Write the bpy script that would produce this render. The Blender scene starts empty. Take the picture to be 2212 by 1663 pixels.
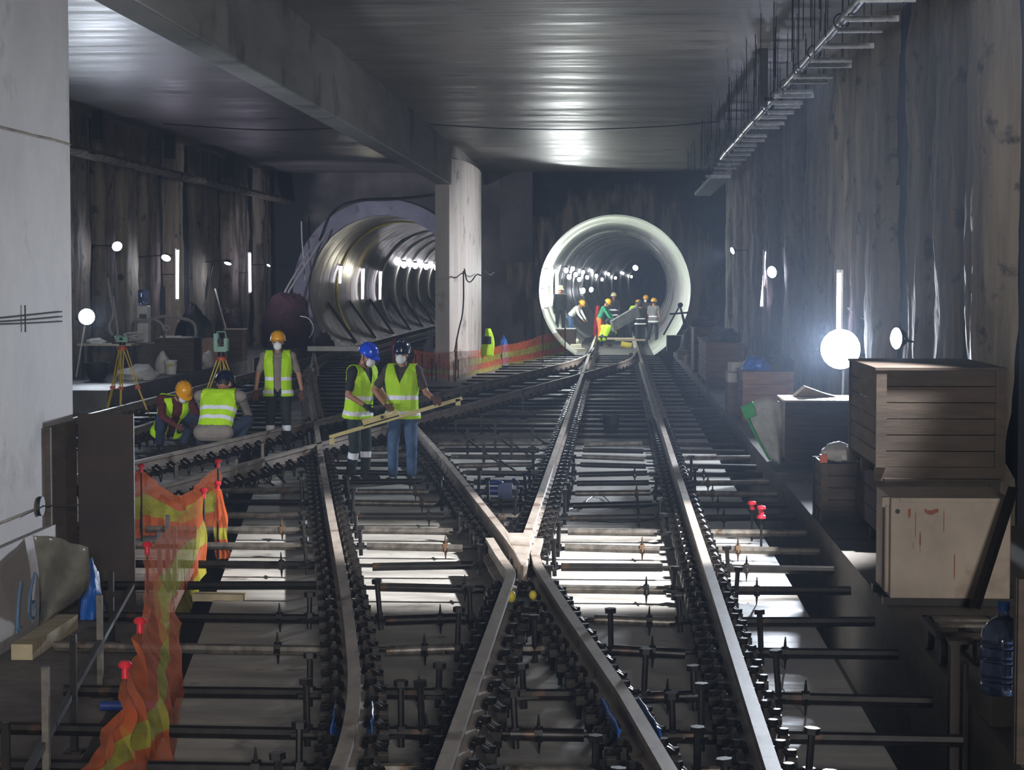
import bpy, bmesh, math, random
from mathutils import Vector, Matrix, noise, Quaternion
V = Vector
R = random.Random(7)
scn = bpy.context.scene
col = scn.collection
PI = math.pi
F, CX, CY = 4300.0, 1106.0, 831.5
VX, VY = 1329.0, 604.0
H = 2.59
# ------------------------------------------------------------------ camera
pitch = math.atan((CY - VY) / F)
yaw = math.atan((VX - CX) / F * math.cos(pitch))
cam = bpy.data.objects.new('camera', bpy.data.cameras.new('camera'))
col.objects.link(cam)
cam.location = (0, 0, H)
cam.rotation_euler = (PI / 2 - pitch, 0, yaw)
cam.data.sensor_fit = 'HORIZONTAL'
cam.data.sensor_width = 36
cam.data.lens = F / 2212 * 36
cam.data.clip_end = 600
cam.data.clip_start = .1
scn.camera = cam
CM = cam.rotation_euler.to_matrix()
C0 = V((0, 0, H))

def ray(px, py):
    return CM @ V(((px - CX) / F, (CY - py) / F, -1))
def P(px, py, Y):            # world point seen at a pixel, at depth Y
    d = ray(px, py)
    return C0 + d * (Y / d.y)
def G(px, py, z=0.0):        # ... lying on the level z
    d = ray(px, py)
    return C0 + d * ((z - H) / d.z)

# ------------------------------------------------------------------ mesh builder
class MB:
    def __init__(s):
        s.v = []; s.f = []; s.m = []; s.cur = 0
    def add(s, vs, fs):
        o = len(s.v)
        s.v += [V(x) for x in vs]
        s.f += [[i + o for i in f] for f in fs]
        s.m += [s.cur] * len(fs)
    def box(s, c, size, M=None, rz=0, taper=1.0):
        x, y, z = [a / 2 for a in size]
        vs = [V((sx * x * (taper if sz > 0 else 1), sy * y * (taper if sz > 0 else 1), sz * z)) for sz in (-1, 1) for sx, sy in ((-1, -1), (1, -1), (1, 1), (-1, 1))]
        if rz: M = Matrix.Rotation(rz, 3, 'Z')
        if M is not None: vs = [M @ v for v in vs]
        c = V(c)
        s.add([v + c for v in vs], [(3, 2, 1, 0), (4, 5, 6, 7), (0, 1, 5, 4), (1, 2, 6, 5), (2, 3, 7, 6), (3, 0, 4, 7)])
        return s
    def bx(s, a, b):
        a, b = V(a), V(b)
        return s.box((a + b) / 2, [abs(q) for q in (b - a)])
    def frame(s, d):
        d = d.normalized()
        u = d.orthogonal().normalized() if abs(d.z) > .99 else d.cross(V((0, 0, 1))).normalized()
        return u, d.cross(u).normalized()
    def bar(s, p0, p1, w, h):            # rectangular bar
        p0, p1 = V(p0), V(p1)
        u, w2 = s.frame(p1 - p0)
        vs = [p + u * a * w / 2 + w2 * b * h / 2 for p in (p0, p1) for a, b in ((-1, -1), (1, -1), (1, 1), (-1, 1))]
        s.add(vs, [(3, 2, 1, 0), (4, 5, 6, 7), (0, 1, 5, 4), (1, 2, 6, 5), (2, 3, 7, 6), (3, 0, 4, 7)])
        return s
    def cyl(s, p0, p1, r0, r1=None, n=10):
        r1 = r0 if r1 is None else r1
        p0, p1 = V(p0), V(p1)
        u, w = s.frame(p1 - p0)
        vs = []
        for p, r in ((p0, r0), (p1, r1)):
            for k in range(n):
                a = 2 * PI * k / n
                vs.append(p + (u * math.cos(a) + w * math.sin(a)) * r)
        fs = [(k, (k + 1) % n, n + (k + 1) % n, n + k) for k in range(n)]
        fs += [tuple(range(n - 1, -1, -1)), tuple(range(n, 2 * n))]
        s.add(vs, fs)
        return s
    def tube(s, pts, r, n=8, rad=None):
        pts = [V(p) for p in pts]
        vs = []; prev = None
        for i, p in enumerate(pts):
            d = (pts[min(i + 1, len(pts) - 1)] - pts[max(i - 1, 0)]).normalized()
            if prev is None: u, w = s.frame(d)
            else:
                u = (prev - d * prev.dot(d)).normalized(); w = d.cross(u)
            prev = u
            rr = rad[i] if rad else r
            for k in range(n):
                a = 2 * PI * k / n
                vs.append(p + (u * math.cos(a) + w * math.sin(a)) * rr)
        fs = []
        for i in range(len(pts) - 1):
            for k in range(n):
                fs.append((i * n + k, i * n + (k + 1) % n, (i + 1) * n + (k + 1) % n, (i + 1) * n + k))
        fs += [tuple(range(n - 1, -1, -1)), tuple(range((len(pts) - 1) * n, len(pts) * n))]
        s.add(vs, fs)
        return s
    def lathe(s, prof, c=(0, 0, 0), n=16, M=None):   # prof: (r, z)
        vs = []; fs = []
        c = V(c)
        for r, z in prof:
            for k in range(n):
                a = 2 * PI * k / n
                q = V((math.cos(a) * max(r, 1e-4), math.sin(a) * max(r, 1e-4), z))
                vs.append((M @ q if M is not None else q) + c)
        for i in range(len(prof) - 1):
            for k in range(n):
                fs.append((i * n + k, i * n + (k + 1) % n, (i + 1) * n + (k + 1) % n, (i + 1) * n + k))
        fs += [tuple(range(n - 1, -1, -1)), tuple(range((len(prof) - 1) * n, len(prof) * n))]
        s.add(vs, fs)
        return s
    def prism(s, poly, z0, z1):          # poly in xy, counter clockwise
        n = len(poly)
        vs = [(x, y, z0) for x, y in poly] + [(x, y, z1) for x, y in poly]
        fs = [tuple(range(n - 1, -1, -1)), tuple(range(n, 2 * n))]
        fs += [(k, (k + 1) % n, n + (k + 1) % n, n + k) for k in range(n)]
        s.add(vs, fs)
        return s
    def ext(s, poly, p0, p1):            # polygon of 3d points swept from p0 to p1 offsets
        n = len(poly); p0, p1 = V(p0), V(p1)
        vs = [V(q) + p0 for q in poly] + [V(q) + p1 for q in poly]
        fs = [tuple(range(n - 1, -1, -1)), tuple(range(n, 2 * n))]
        fs += [(k, (k + 1) % n, n + (k + 1) % n, n + k) for k in range(n)]
        s.add(vs, fs)
        return s
    def grid(s, fn, nu, nv, flip=False):
        vs = [fn(i / nu, j / nv) for j in range(nv + 1) for i in range(nu + 1)]
        fs = []
        for j in range(nv):
            for i in range(nu):
                a = j * (nu + 1) + i
                q = (a, a + 1, a + nu + 2, a + nu + 1)
                fs.append(q[::-1] if flip else q)
        s.add(vs, fs)
        return s
    def ell(s, c, r, M=None, n=12):
        prof = [(math.sin(PI * k / n), -math.cos(PI * k / n)) for k in range(n + 1)]
        S = Matrix.Diagonal(V((r[0], r[1], r[2]))) if not isinstance(r, (int, float)) else Matrix.Diagonal(V((r, r, r)))
        s.lathe(prof, c, n + 2, (M @ S) if M is not None else S)
        return s
    def cap(s, p0, p1, r0, r1=None, n=12):          # capsule, tapering
        r1 = r0 if r1 is None else r1
        p0, p1 = V(p0), V(p1)
        d = p1 - p0
        if d.length < 1e-5: return s.ell(p0, r0)
        L = d.length; d = d / L
        prof = []
        for k in range(5): a = PI / 2 * k / 4; prof.append((r0 * math.sin(a), -r0 * math.cos(a)))
        for k in range(5): a = PI / 2 * k / 4; prof.append((r1 * math.cos(a), L + r1 * math.sin(a)))
        M = V((0, 0, 1)).rotation_difference(d).to_matrix()
        s.lathe(prof, p0, n, M)
        return s
    def hexbolt(s, p, up, rh, hh, rs, ls):          # head on top of p, shank below
        p = V(p); up = V(up)
        s.cyl(p, p + up * hh, rh, n=6); s.cyl(p - up * ls, p, rs, n=8)
        return s
    def mesh(s, name, shift=V((0, 0, 0)), smooth=True):
        me = bpy.data.meshes.new(name)
        me.from_pydata([v - shift for v in s.v], [], s.f)
        me.polygons.foreach_set('material_index', s.m)
        me.validate()
        bm = bmesh.new(); bm.from_mesh(me)
        bmesh.ops.recalc_face_normals(bm, faces=bm.faces)
        bm.to_mesh(me); bm.free()
        if smooth:
            me.polygons.foreach_set('use_smooth', [True] * len(me.polygons))
            try: me.set_sharp_from_angle(angle=math.radians(38))
            except Exception: pass
        return me

def wloc(o):
    t = V((0, 0, 0))
    while o is not None:
        t = t + o.location; o = o.parent
    return t
def setmats(me, mats):
    for m in (mats if isinstance(mats, (list, tuple)) else [mats]): me.materials.append(m)
def link(name, me, parent=None, label=None):
    o = bpy.data.objects.new(name, me); col.objects.link(o)
    if parent is not None: o.parent = parent
    if label: o['label'] = label
    return o
def obj(name, mb, mats, parent=None, label=None, smooth=True):      # coordinates are local to the parent
    me = mb.mesh(name, smooth=smooth); setmats(me, mats)
    return link(name, me, parent, label)
def W(name, mb, mats, parent=None, label=None, smooth=True):        # coordinates are world ones
    me = mb.mesh(name, wloc(parent) if parent is not None else V((0, 0, 0)), smooth); setmats(me, mats)
    return link(name, me, parent, label)
def tag(o, label, cat, group=None, kind=None):
    o['label'] = label; o['category'] = cat
    if group: o['group'] = group
    if kind: o['kind'] = kind
    return o
def thing(name, label, cat, loc=(0, 0, 0), rz=0, group=None):
    o = bpy.data.objects.new(name, None); col.objects.link(o)
    o.empty_display_size = .1
    o.location = loc; o.rotation_euler = (0, 0, rz)
    return tag(o, label, cat, group)
def one(name, mb, mats, label, cat, group=None, base=None, smooth=True):   # a thing that is one mesh, origin at its base
    c = V(base) if base is not None else V((sum(v.x for v in mb.v) / len(mb.v), sum(v.y for v in mb.v) / len(mb.v), min(v.z for v in mb.v)))
    me = mb.mesh(name, c, smooth); setmats(me, mats)
    o = link(name, me); o.location = c
    return tag(o, label, cat, group)
def struct(name, mb, mats, parent=None, smooth=True):
    me = mb.mesh(name, smooth=smooth); setmats(me, mats)
    o = link(name, me, parent)
    if parent is None: o['kind'] = 'structure'
    return o
def bevel(o, w=.01, seg=2):
    m = o.modifiers.new('bevel', 'BEVEL'); m.width = w; m.segments = seg; m.limit_method = 'ANGLE'
    return o

# ------------------------------------------------------------------ materials
def rgb(h):
    h = h.lstrip('#')
    c = [int(h[i:i + 2], 16) / 255 for i in (0, 2, 4)]
    return tuple([(x / 12.92 if x <= .04045 else ((x + .055) / 1.055) ** 2.4) for x in c] + [1])
def mat(name, a, b=None, rough=.7, metal=0, scale=(3, 3, 3), detail=5, bump=0, bscale=None, lo=.35, hi=.65, spots=None, sscale=6, slo=.58, shi=.68, rvar=0, trans=0, alpha=None, spec=.5, emit=None, es=0):
    m = bpy.data.materials.new(name); m.use_nodes = True
    nt = m.node_tree; N = nt.nodes; L = nt.links
    bs = N['Principled BSDF']
    bs.inputs['Roughness'].default_value = rough
    bs.inputs['Metallic'].default_value = metal
    bs.inputs['Specular IOR Level'].default_value = spec
    if trans: bs.inputs['Transmission Weight'].default_value = trans
    if alpha is not None: bs.inputs['Alpha'].default_value = alpha
    a = rgb(a) if isinstance(a, str) else a
    bs.inputs['Base Color'].default_value = a
    if emit is not None:
        bs.inputs['Emission Color'].default_value = rgb(emit); bs.inputs['Emission Strength'].default_value = es
    if b is not None or bump or spots:
        tc = N.new('ShaderNodeTexCoord')
        mp = N.new('ShaderNodeMapping'); mp.inputs['Scale'].default_value = scale
        L.new(tc.outputs['Object'], mp.inputs['Vector'])
        nz = N.new('ShaderNodeTexNoise'); nz.inputs['Scale'].default_value = 1; nz.inputs['Detail'].default_value = detail; nz.inputs['Roughness'].default_value = .62
        L.new(mp.outputs[0], nz.inputs['Vector'])
        out = None
        if b is not None:
            cr = N.new('ShaderNodeValToRGB')
            cr.color_ramp.elements[0].position = lo; cr.color_ramp.elements[1].position = hi
            cr.color_ramp.elements[0].color = a; cr.color_ramp.elements[1].color = rgb(b) if isinstance(b, str) else b
            L.new(nz.outputs['Fac'], cr.inputs['Fac']); out = cr.outputs['Color']
        if spots:
            n2 = N.new('ShaderNodeTexNoise'); n2.inputs['Scale'].default_value = sscale; n2.inputs['Detail'].default_value = 6; n2.inputs['Roughness'].default_value = .6
            L.new(tc.outputs['Object'], n2.inputs['Vector'])
            c2 = N.new('ShaderNodeValToRGB'); c2.color_ramp.elements[0].position = slo; c2.color_ramp.elements[1].position = shi
            L.new(n2.outputs['Fac'], c2.inputs['Fac'])
            mx = N.new('ShaderNodeMix'); mx.data_type = 'RGBA'
            L.new(c2.outputs['Color'], mx.inputs['Factor'])
            if out is not None: L.new(out, mx.inputs[6])
            else: mx.inputs[6].default_value = a
            mx.inputs[7].default_value = rgb(spots); out = mx.outputs[2]
        if out is not None: L.new(out, bs.inputs['Base Color'])
        if rvar:
            mr = N.new('ShaderNodeMapRange'); mr.inputs['From Min'].default_value = .3; mr.inputs['From Max'].default_value = .7
            mr.inputs['To Min'].default_value = max(rough - rvar, .05); mr.inputs['To Max'].default_value = min(rough + rvar, 1)
            L.new(nz.outputs['Fac'], mr.inputs['Value']); L.new(mr.outputs[0], bs.inputs['Roughness'])
        if bump:
            n3 = nz
            if bscale:
                mp3 = N.new('ShaderNodeMapping'); mp3.inputs['Scale'].default_value = bscale
                L.new(tc.outputs['Object'], mp3.inputs['Vector'])
                n3 = N.new('ShaderNodeTexNoise'); n3.inputs['Scale'].default_value = 1; n3.inputs['Detail'].default_value = 6
                L.new(mp3.outputs[0], n3.inputs['Vector'])
            bp = N.new('ShaderNodeBump'); bp.inputs['Strength'].default_value = bump; bp.inputs['Distance'].default_value = .03
            L.new(n3.outputs['Fac'], bp.inputs['Height']); L.new(bp.outputs[0], bs.inputs['Normal'])
    return m
def emission(name, c, s):
    m = bpy.data.materials.new(name); m.use_nodes = True
    nt = m.node_tree; nt.nodes.clear()
    e = nt.nodes.new('ShaderNodeEmission'); e.inputs[0].default_value = rgb(c); e.inputs[1].default_value = s
    o = nt.nodes.new('ShaderNodeOutputMaterial'); nt.links.new(e.outputs[0], o.inputs[0])
    return m
M = {}
M['slab'] = mat('slab_concrete', '#84807a', '#a6a29b', rough=.52, scale=(1.1, 2.2, 1), spots='#4f4c48', sscale=2.2, slo=.6, shi=.72, rvar=.22, bump=.12, bscale=(5, 12, 5))
M['ground'] = mat('dirty_ground', '#4a4642', '#6b6661', rough=.8, scale=(1.5, 1.5, 1), spots='#2b2927', sscale=1.7, bump=.3, bscale=(9, 9, 9))
M['trench'] = mat('trench_mud', '#26231f', '#3b3733', rough=.85, scale=(2, 2, 2), bump=.3)
M['plat'] = mat('platform_concrete', '#55514d', '#6f6b66', rough=.75, scale=(2, .6, 2), spots='#49453f', sscale=1.5, bump=.1)
M['ceil'] = mat('ceiling_concrete', '#6b6862', '#918d86', rough=.42, scale=(.25, 2.0, 1), spots='#3a3936', sscale=.9, slo=.6, shi=.75, rvar=.14, bump=.42, bscale=(.5, 6.5, 1))
M['beam'] = mat('beam_concrete', '#76756f', '#8b8a86', rough=.65, scale=(1, .5, 2.5), spots='#5b5956', sscale=.5, bump=.05)
M['pillar'] = mat('pillar_concrete', '#86817f', '#9b9694', rough=.7, scale=(.8, .8, .8), spots='#5f5a56', sscale=1.3, slo=.6, shi=.74, bump=.08, bscale=(14, 14, 14))
M['pier'] = mat('pier_concrete', '#aaa49f', '#c4bfbb', rough=.6, scale=(3, 3, .25), spots='#857f7a', sscale=1.2, bump=.05)
M['pile'] = mat('pile_concrete', '#5a5145', '#928776', rough=.85, scale=(3.5, 3.5, .35), detail=8, spots='#3c372f', sscale=2.5, bump=.8, bscale=(7, 7, 1.2))
M['lag'] = mat('lagging_shotcrete', '#1c2029', '#32363f', rough=.9, scale=(2.5, 2.5, .4), bump=.6, bscale=(6, 6, 2))
M['far'] = mat('far_wall_concrete', '#4d4a48', '#6d6966', rough=.85, scale=(.6, .6, .5), detail=8, spots='#393735', sscale=.5, bump=.3, bscale=(3, 3, 2))
M['navy'] = mat('dark_membrane', '#17191f', '#23262e', rough=.7, scale=(1, 1, 1), bump=.2)
M['halo'] = mat('chipped_concrete', '#4a463f', '#77705f', rough=.9, scale=(2.5, 2.5, .5), detail=8, bump=.6, bscale=(6, 6, 1.5))
M['collar'] = mat('collar_concrete', '#77788a', '#8d8e9c', rough=.7, scale=(1.2, 1.2, 1.2), spots='#5c5c69', sscale=1.4, bump=.1)
M['lining'] = mat('tunnel_lining_concrete', '#87897f', '#b6bab0', rough=.42, scale=(.8, 3.5, .8), detail=6, spots='#5b5c52', sscale=.7, slo=.55, shi=.7, rvar=.12, bump=.25, bscale=(1.5, 7, 1.5))
M['lining_old'] = mat('tunnel_lining_brown', '#4c4632', '#7d7254', rough=.38, scale=(.7, 3.2, .7), detail=6, spots='#3f4a43', sscale=.6, slo=.48, shi=.62, rvar=.12, bump=.3, bscale=(1.5, 7, 1.5))
M['hoop'] = mat('lamplit_hoop', '#b0b3ac', '#cfd2cb', rough=.3, scale=(2, 2, 2))  # whitened so the hoops look lit by the lamps beside them
M['rail'] = mat('rail_steel', '#7a7066', '#9b9085', rough=.55, metal=.12, scale=(6, 2, 6), spots='#5a4636', sscale=2.5, bump=.05)
M['black'] = mat('black_steel', '#121110', '#24211f', rough=.45, metal=.5, scale=(20, 20, 20))
M['clip'] = mat('fastening_steel', '#171614', '#2d2823', rough=.35, metal=.7, scale=(30, 30, 30), spots='#3b2a1d', sscale=9)
M['galv'] = mat('weathered_pipe', '#48433d', '#736d65', rough=.4, metal=.5, scale=(9, 9, 9), spots='#4a3a2b', sscale=8)
M['pipe'] = mat('dark_pipe', '#0e0d0c', '#221e1b', rough=.42, metal=.55, scale=(9, 9, 9), spots='#4b3522', sscale=6, slo=.6, shi=.75)
M['rust'] = mat('rusty_nut', '#3d2a1b', '#66492a', rough=.7, metal=.2, scale=(25, 25, 25))
M['chrome'] = mat('galvanised_steel', '#6f7275', '#929598', rough=.36, metal=.9, scale=(8, 8, 8))
M['strut'] = mat('galvanised_channel', '#85878a', '#a3a5a8', rough=.45, metal=.5, scale=(10, 10, 10))
M['wood'] = mat('crate_wood', '#372e27', '#50443a', rough=.75, scale=(1.5, 1.5, 9), detail=6, spots='#43342a', sscale=2.2, bump=.1)
M['woodr'] = mat('red_brown_wood', '#5b3f2d', '#7c583e', rough=.7, scale=(1.5, 1.5, 9), bump=.1)
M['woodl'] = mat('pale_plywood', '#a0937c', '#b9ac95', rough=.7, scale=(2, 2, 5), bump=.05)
M['plank'] = mat('pale_timber', '#857a64', '#a39879', rough=.7, scale=(3, 30, 3), bump=.05)
M['level'] = mat('yellow_aluminium', '#b3a467', '#c4b67c', rough=.5, scale=(4, 4, 4))
M['cab'] = mat('dirty_white_paint', '#8a7d70', '#a69786', rough=.55, scale=(1.6, 1.6, 1.2), spots='#7c6350', sscale=1.7, slo=.58, shi=.75)
M['rustpaint'] = mat('rust_streak', '#7c4a38', '#8f5a48', rough=.8, scale=(10, 10, 3))
M['plate'] = mat('rusted_plate', '#1d1613', '#33261f', rough=.6, metal=.3, scale=(2, 2, 2), spots='#4a3a30', sscale=3, slo=.66, shi=.75)
M['white'] = mat('white_plastic', '#c9c9c6', '#dcdcd8', rough=.5, scale=(6, 6, 6))
M['sack'] = mat('white_sack', '#bdbbb6', '#d3d1cb', rough=.85, scale=(9, 9, 9), bump=.5, bscale=(14, 14, 14))
M['paper'] = mat('paper_white', '#cfccc4', '#e2dfd8', rough=.8, scale=(8, 8, 8))
M['mask'] = mat('mask_white', '#d6d6d8', '#e4e4e6', rough=.85, scale=(9, 9, 9))
M['lime'] = mat('lime_vest', '#a4d400', '#b4e014', rough=.75, scale=(7, 7, 7), bump=.5, bscale=(9, 9, 5))
M['refl'] = mat('reflective_band', '#d4d6de', '#e6e8f0', rough=.45, scale=(20, 20, 20))
M['blue_h'] = mat('blue_helmet', '#123fc4', '#1648cf', rough=.22, scale=(3, 3, 3))
M['navy_h'] = mat('navy_helmet', '#0b1026', '#11183a', rough=.25, scale=(3, 3, 3))
M['yel_h'] = mat('yellow_helmet', '#d39012', '#dd9e1e', rough=.28, scale=(3, 3, 3))
M['wht_h'] = mat('pale_helmet', '#d9cf9a', '#e0d8ab', rough=.3, scale=(3, 3, 3))
M['skin'] = mat('skin', '#9a6a52', '#a8765d', rough=.55, scale=(9, 9, 9))
M['hair'] = mat('dark_hair', '#16110e', '#241c17', rough=.6, scale=(30, 30, 30))
M['jeans'] = mat('blue_jeans', '#2e4566', '#4c6688', rough=.85, scale=(6, 6, 4), bump=.4, bscale=(14, 14, 8))
M['djeans'] = mat('dark_jeans', '#1b2536', '#2b384e', rough=.85, scale=(6, 6, 4), bump=.4, bscale=(14, 14, 8))
M['work'] = mat('dark_work_trousers', '#15191c', '#20262a', rough=.85, scale=(7, 7, 5), bump=.4, bscale=(14, 14, 8))
M['teal'] = mat('dark_teal_trousers', '#14201f', '#1f2e2d', rough=.85, scale=(7, 7, 5), bump=.4, bscale=(14, 14, 8))
M['tee_b'] = mat('black_shirt', '#131315', '#1e1e21', rough=.85, scale=(7, 7, 7), bump=.3)
M['tee_br'] = mat('brown_shirt', '#352c28', '#443933', rough=.85, scale=(7, 7, 7), bump=.3)
M['tee_g'] = mat('grey_shirt', '#726a62', '#857c73', rough=.85, scale=(7, 7, 7), bump=.3)
M['maroon'] = mat('maroon_jumper', '#43171c', '#571f26', rough=.9, scale=(9, 9, 9), bump=.3)
M['green_j'] = mat('green_jacket', '#1f6b4d', '#2c7d5c', rough=.85, scale=(7, 7, 7))
M['orange_t'] = mat('orange_workwear', '#d9602a', '#e67636', rough=.8, scale=(7, 7, 7))
M['glove_k'] = mat('black_glove', '#141417', '#202024', rough=.8, scale=(12, 12, 12))
M['glove_r'] = mat('brown_glove', '#4a2a22', '#5e3a2e', rough=.8, scale=(12, 12, 12))
M['boot'] = mat('dark_boot', '#191513', '#2a221d', rough=.7, scale=(10, 10, 10))
M['blue'] = mat('blue_plastic', '#11478f', '#1a5cae', rough=.45, scale=(7, 7, 7), bump=.4, bscale=(9, 9, 9))
M['blue_d'] = mat('dark_blue_paint', '#14285e', '#1d3678', rough=.4, scale=(7, 7, 7))
M['sheet'] = mat('grey_plastic_sheet', '#57564e', '#75746b', rough=.25, scale=(3, 3, 3), bump=.3, bscale=(5, 5, 3))
M['tarp'] = mat('white_tarpaulin', '#a9a79f', '#c2c0b7', rough=.55, scale=(5, 5, 5), bump=.4, bscale=(6, 6, 4))
M['green'] = mat('green_trim', '#2f9a4a', '#3fae59', rough=.6, scale=(5, 5, 5))
M['red'] = mat('red_cap', '#b01826', '#c42a36', rough=.3, scale=(5, 5, 5))
M['ored'] = mat('orange_red_paint', '#b8452a', '#c95a38', rough=.5, scale=(5, 5, 5))
M['yelwood'] = mat('yellow_tripod', '#b59a1f', '#c7ad35', rough=.55, scale=(8, 8, 8))
M['mint'] = mat('pale_green_case', '#6f9c84', '#84b09a', rough=.45, scale=(8, 8, 8))
M['brown_c'] = mat('brown_cloth', '#2f2523', '#443531', rough=.95, scale=(5, 5, 5), bump=.6)
M['dred'] = mat('dark_red_cloth', '#240f15', '#36171e', rough=.9, scale=(5, 5, 5), bump=.6, bscale=(5, 5, 5))
M['grey_c'] = mat('grey_cloth', '#5c5a5e', '#78767a', rough=.9, scale=(5, 5, 5), bump=.6)
M['hose'] = mat('grey_hose', '#8d8a84', '#a29f99', rough=.6, scale=(5, 5, 5))
M['cable'] = mat('black_cable', '#0e0e0f', '#19191b', rough=.6, scale=(9, 9, 9))
M['pink'] = mat('pink_cap', '#e0415e', '#ea5570', rough=.35, scale=(5, 5, 5))
M['card'] = mat('cardboard', '#8b7560', '#9f8870', rough=.85, scale=(5, 5, 5))
M['stone'] = mat('white_block', '#c8c2b0', '#d9d4c4', rough=.85, scale=(9, 9, 9))
M['bluepaint'] = mat('blue_spray_paint', '#3d5a78', '#4e6c8a', rough=.8, scale=(15, 15, 15))
M['yellow'] = mat('yellow_paint', '#b8a72a', '#c9b93e', rough=.5, scale=(9, 9, 9))
M['glass'] = mat('blue_bottle', '#8fabe6', rough=.08, trans=.9)
M['hosew'] = mat('pale_tube', '#b8b6b2', '#cac8c4', rough=.5, scale=(5, 5, 5))
M['tube_e'] = emission('tube_light', '#eadcff', 30)
M['tun_e'] = emission('tunnel_lamp', '#f2f2ff', 45)
M['hoop_e'] = emission('hoop_lamp', '#f4f4ff', 42)
M['ltun_e'] = emission('left_tunnel_lamp', '#f4efff', 9)
M['lamp_e'] = emission('lamp_face', '#dfe6ff', 150)
M['flood_e'] = emission('flood_face', '#d8e8ff', 70)
def netmat(name, c, a):
    m = bpy.data.materials.new(name); m.use_nodes = True
    nt = m.node_tree; N = nt.nodes; L = nt.links
    bs = N['Principled BSDF']; bs.inputs['Base Color'].default_value = rgb(c); bs.inputs['Roughness'].default_value = .9; bs.inputs['Specular IOR Level'].default_value = .05
    tr = N.new('ShaderNodeBsdfTransparent'); tl = N.new('ShaderNodeBsdfTranslucent'); tl.inputs[0].default_value = rgb(c)
    m1 = N.new('ShaderNodeMixShader'); m1.inputs[0].default_value = .45
    L.new(bs.outputs[0], m1.inputs[1]); L.new(tl.outputs[0], m1.inputs[2])
    tc = N.new('ShaderNodeTexCoord'); nz = N.new('ShaderNodeTexNoise'); nz.inputs['Scale'].default_value = 7; nz.inputs['Detail'].default_value = 3
    L.new(tc.outputs['Object'], nz.inputs['Vector'])
    mr = N.new('ShaderNodeMapRange'); mr.inputs['To Min'].default_value = a - .15; mr.inputs['To Max'].default_value = a + .15
    mr.inputs['From Min'].default_value = .3; mr.inputs['From Max'].default_value = .7
    L.new(nz.outputs['Fac'], mr.inputs['Value'])
    m2 = N.new('ShaderNodeMixShader'); L.new(mr.outputs[0], m2.inputs[0])
    L.new(tr.outputs[0], m2.inputs[1]); L.new(m1.outputs[0], m2.inputs[2])
    L.new(m2.outputs[0], N['Material Output'].inputs[0])
    return m
M['net_o'] = netmat('orange_netting', '#dc7040', .55)
M['net_y'] = netmat('yellow_netting', '#c8c04a', .5)
# ================================================================== the setting
ZC = 6.25; YF = 68.6
def edge(Y): return -2.68 - .142 * (Y - 11.9)
mb = MB().bx((-12.4, -25, -1.0), (5.2, 69, -.8)); struct('floor', mb, M['trench'])
mb = MB().prism([(1.5, -12), (1.5, 68.55), (-11.0, 68.55), (-11.0, 34), (edge(34), 34), (edge(-12), -12)], -.8, 0)
struct('track_slab', mb, M['slab'], smooth=False)
mb = MB().prism([(edge(-12) - .42, -12), (edge(34) - .42, 33.9), (-11.9, 33.9), (-11.9, -12)], -.8, -.06)
struct('side_floor', mb, M['ground'], smooth=False)
mb = MB().bx((2.0, -12, -.8), (5.2, 68.5, .2)); struct('side_platform', mb, M['plat'], smooth=False)
mb = MB().bx((-11.8, 38, -.1), (-9.8, 66, .45)); struct('left_platform', mb, M['plat'], smooth=False)
def ceil(u, v):
    x = -12.4 + 17.6 * u; y = -12 + 81.2 * v
    return V((x, y, ZC + .05 * noise.noise(V((x * .12, y * .55, 3))) + .015 * noise.noise(V((x * .4, y * 2.3, 9)))))
mb = MB().grid(ceil, 26, 330); mb.bx((-12.4, -12, 6.36), (5.2, 69.2, 6.8)); struct('ceiling', mb, M['ceil'])
mb = MB().bx((-4.78, -12, H + 2.55), (-4.4, 53.6, 6.3)).bx((-4.78, 53.6, H + 3.24), (-4.4, 68.55, 6.3))
bevel(struct('concrete_beam', mb, M['beam'], smooth=False), .02)
# centre pier with a rounded side
poly = [(-4.84, 53.5), (-4.46, 53.5)]
for k in range(1, 12):
    a = PI * k / 12
    poly.append((-4.44 + .42 * math.sin(a) ** .8, 58.2 - 4.4 * math.cos(a)))
poly += [(-4.5, 62.8), (-4.84, 62.8)]
pier = struct('centre_pier', MB().prism(poly, -.8, H + 3.25), M['pier'])
# near pillar
pil = struct('near_pillar', MB().bx((-5.3, 2, -.8), (-4.4, 15.94, 6.3)), M['pillar'], smooth=False)
for zz in (3.68, .85):
    mb = MB()
    pts = []
    for k in range(40):
        y = 6 + k * .2545
        pts.append(V((-4.397, y, zz + .008 * noise.noise(V((y * 2, zz, 1))))))
    mb.tube(pts, .012, 5)
    struct('formwork_joint', mb, M['pile'], pil)
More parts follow.
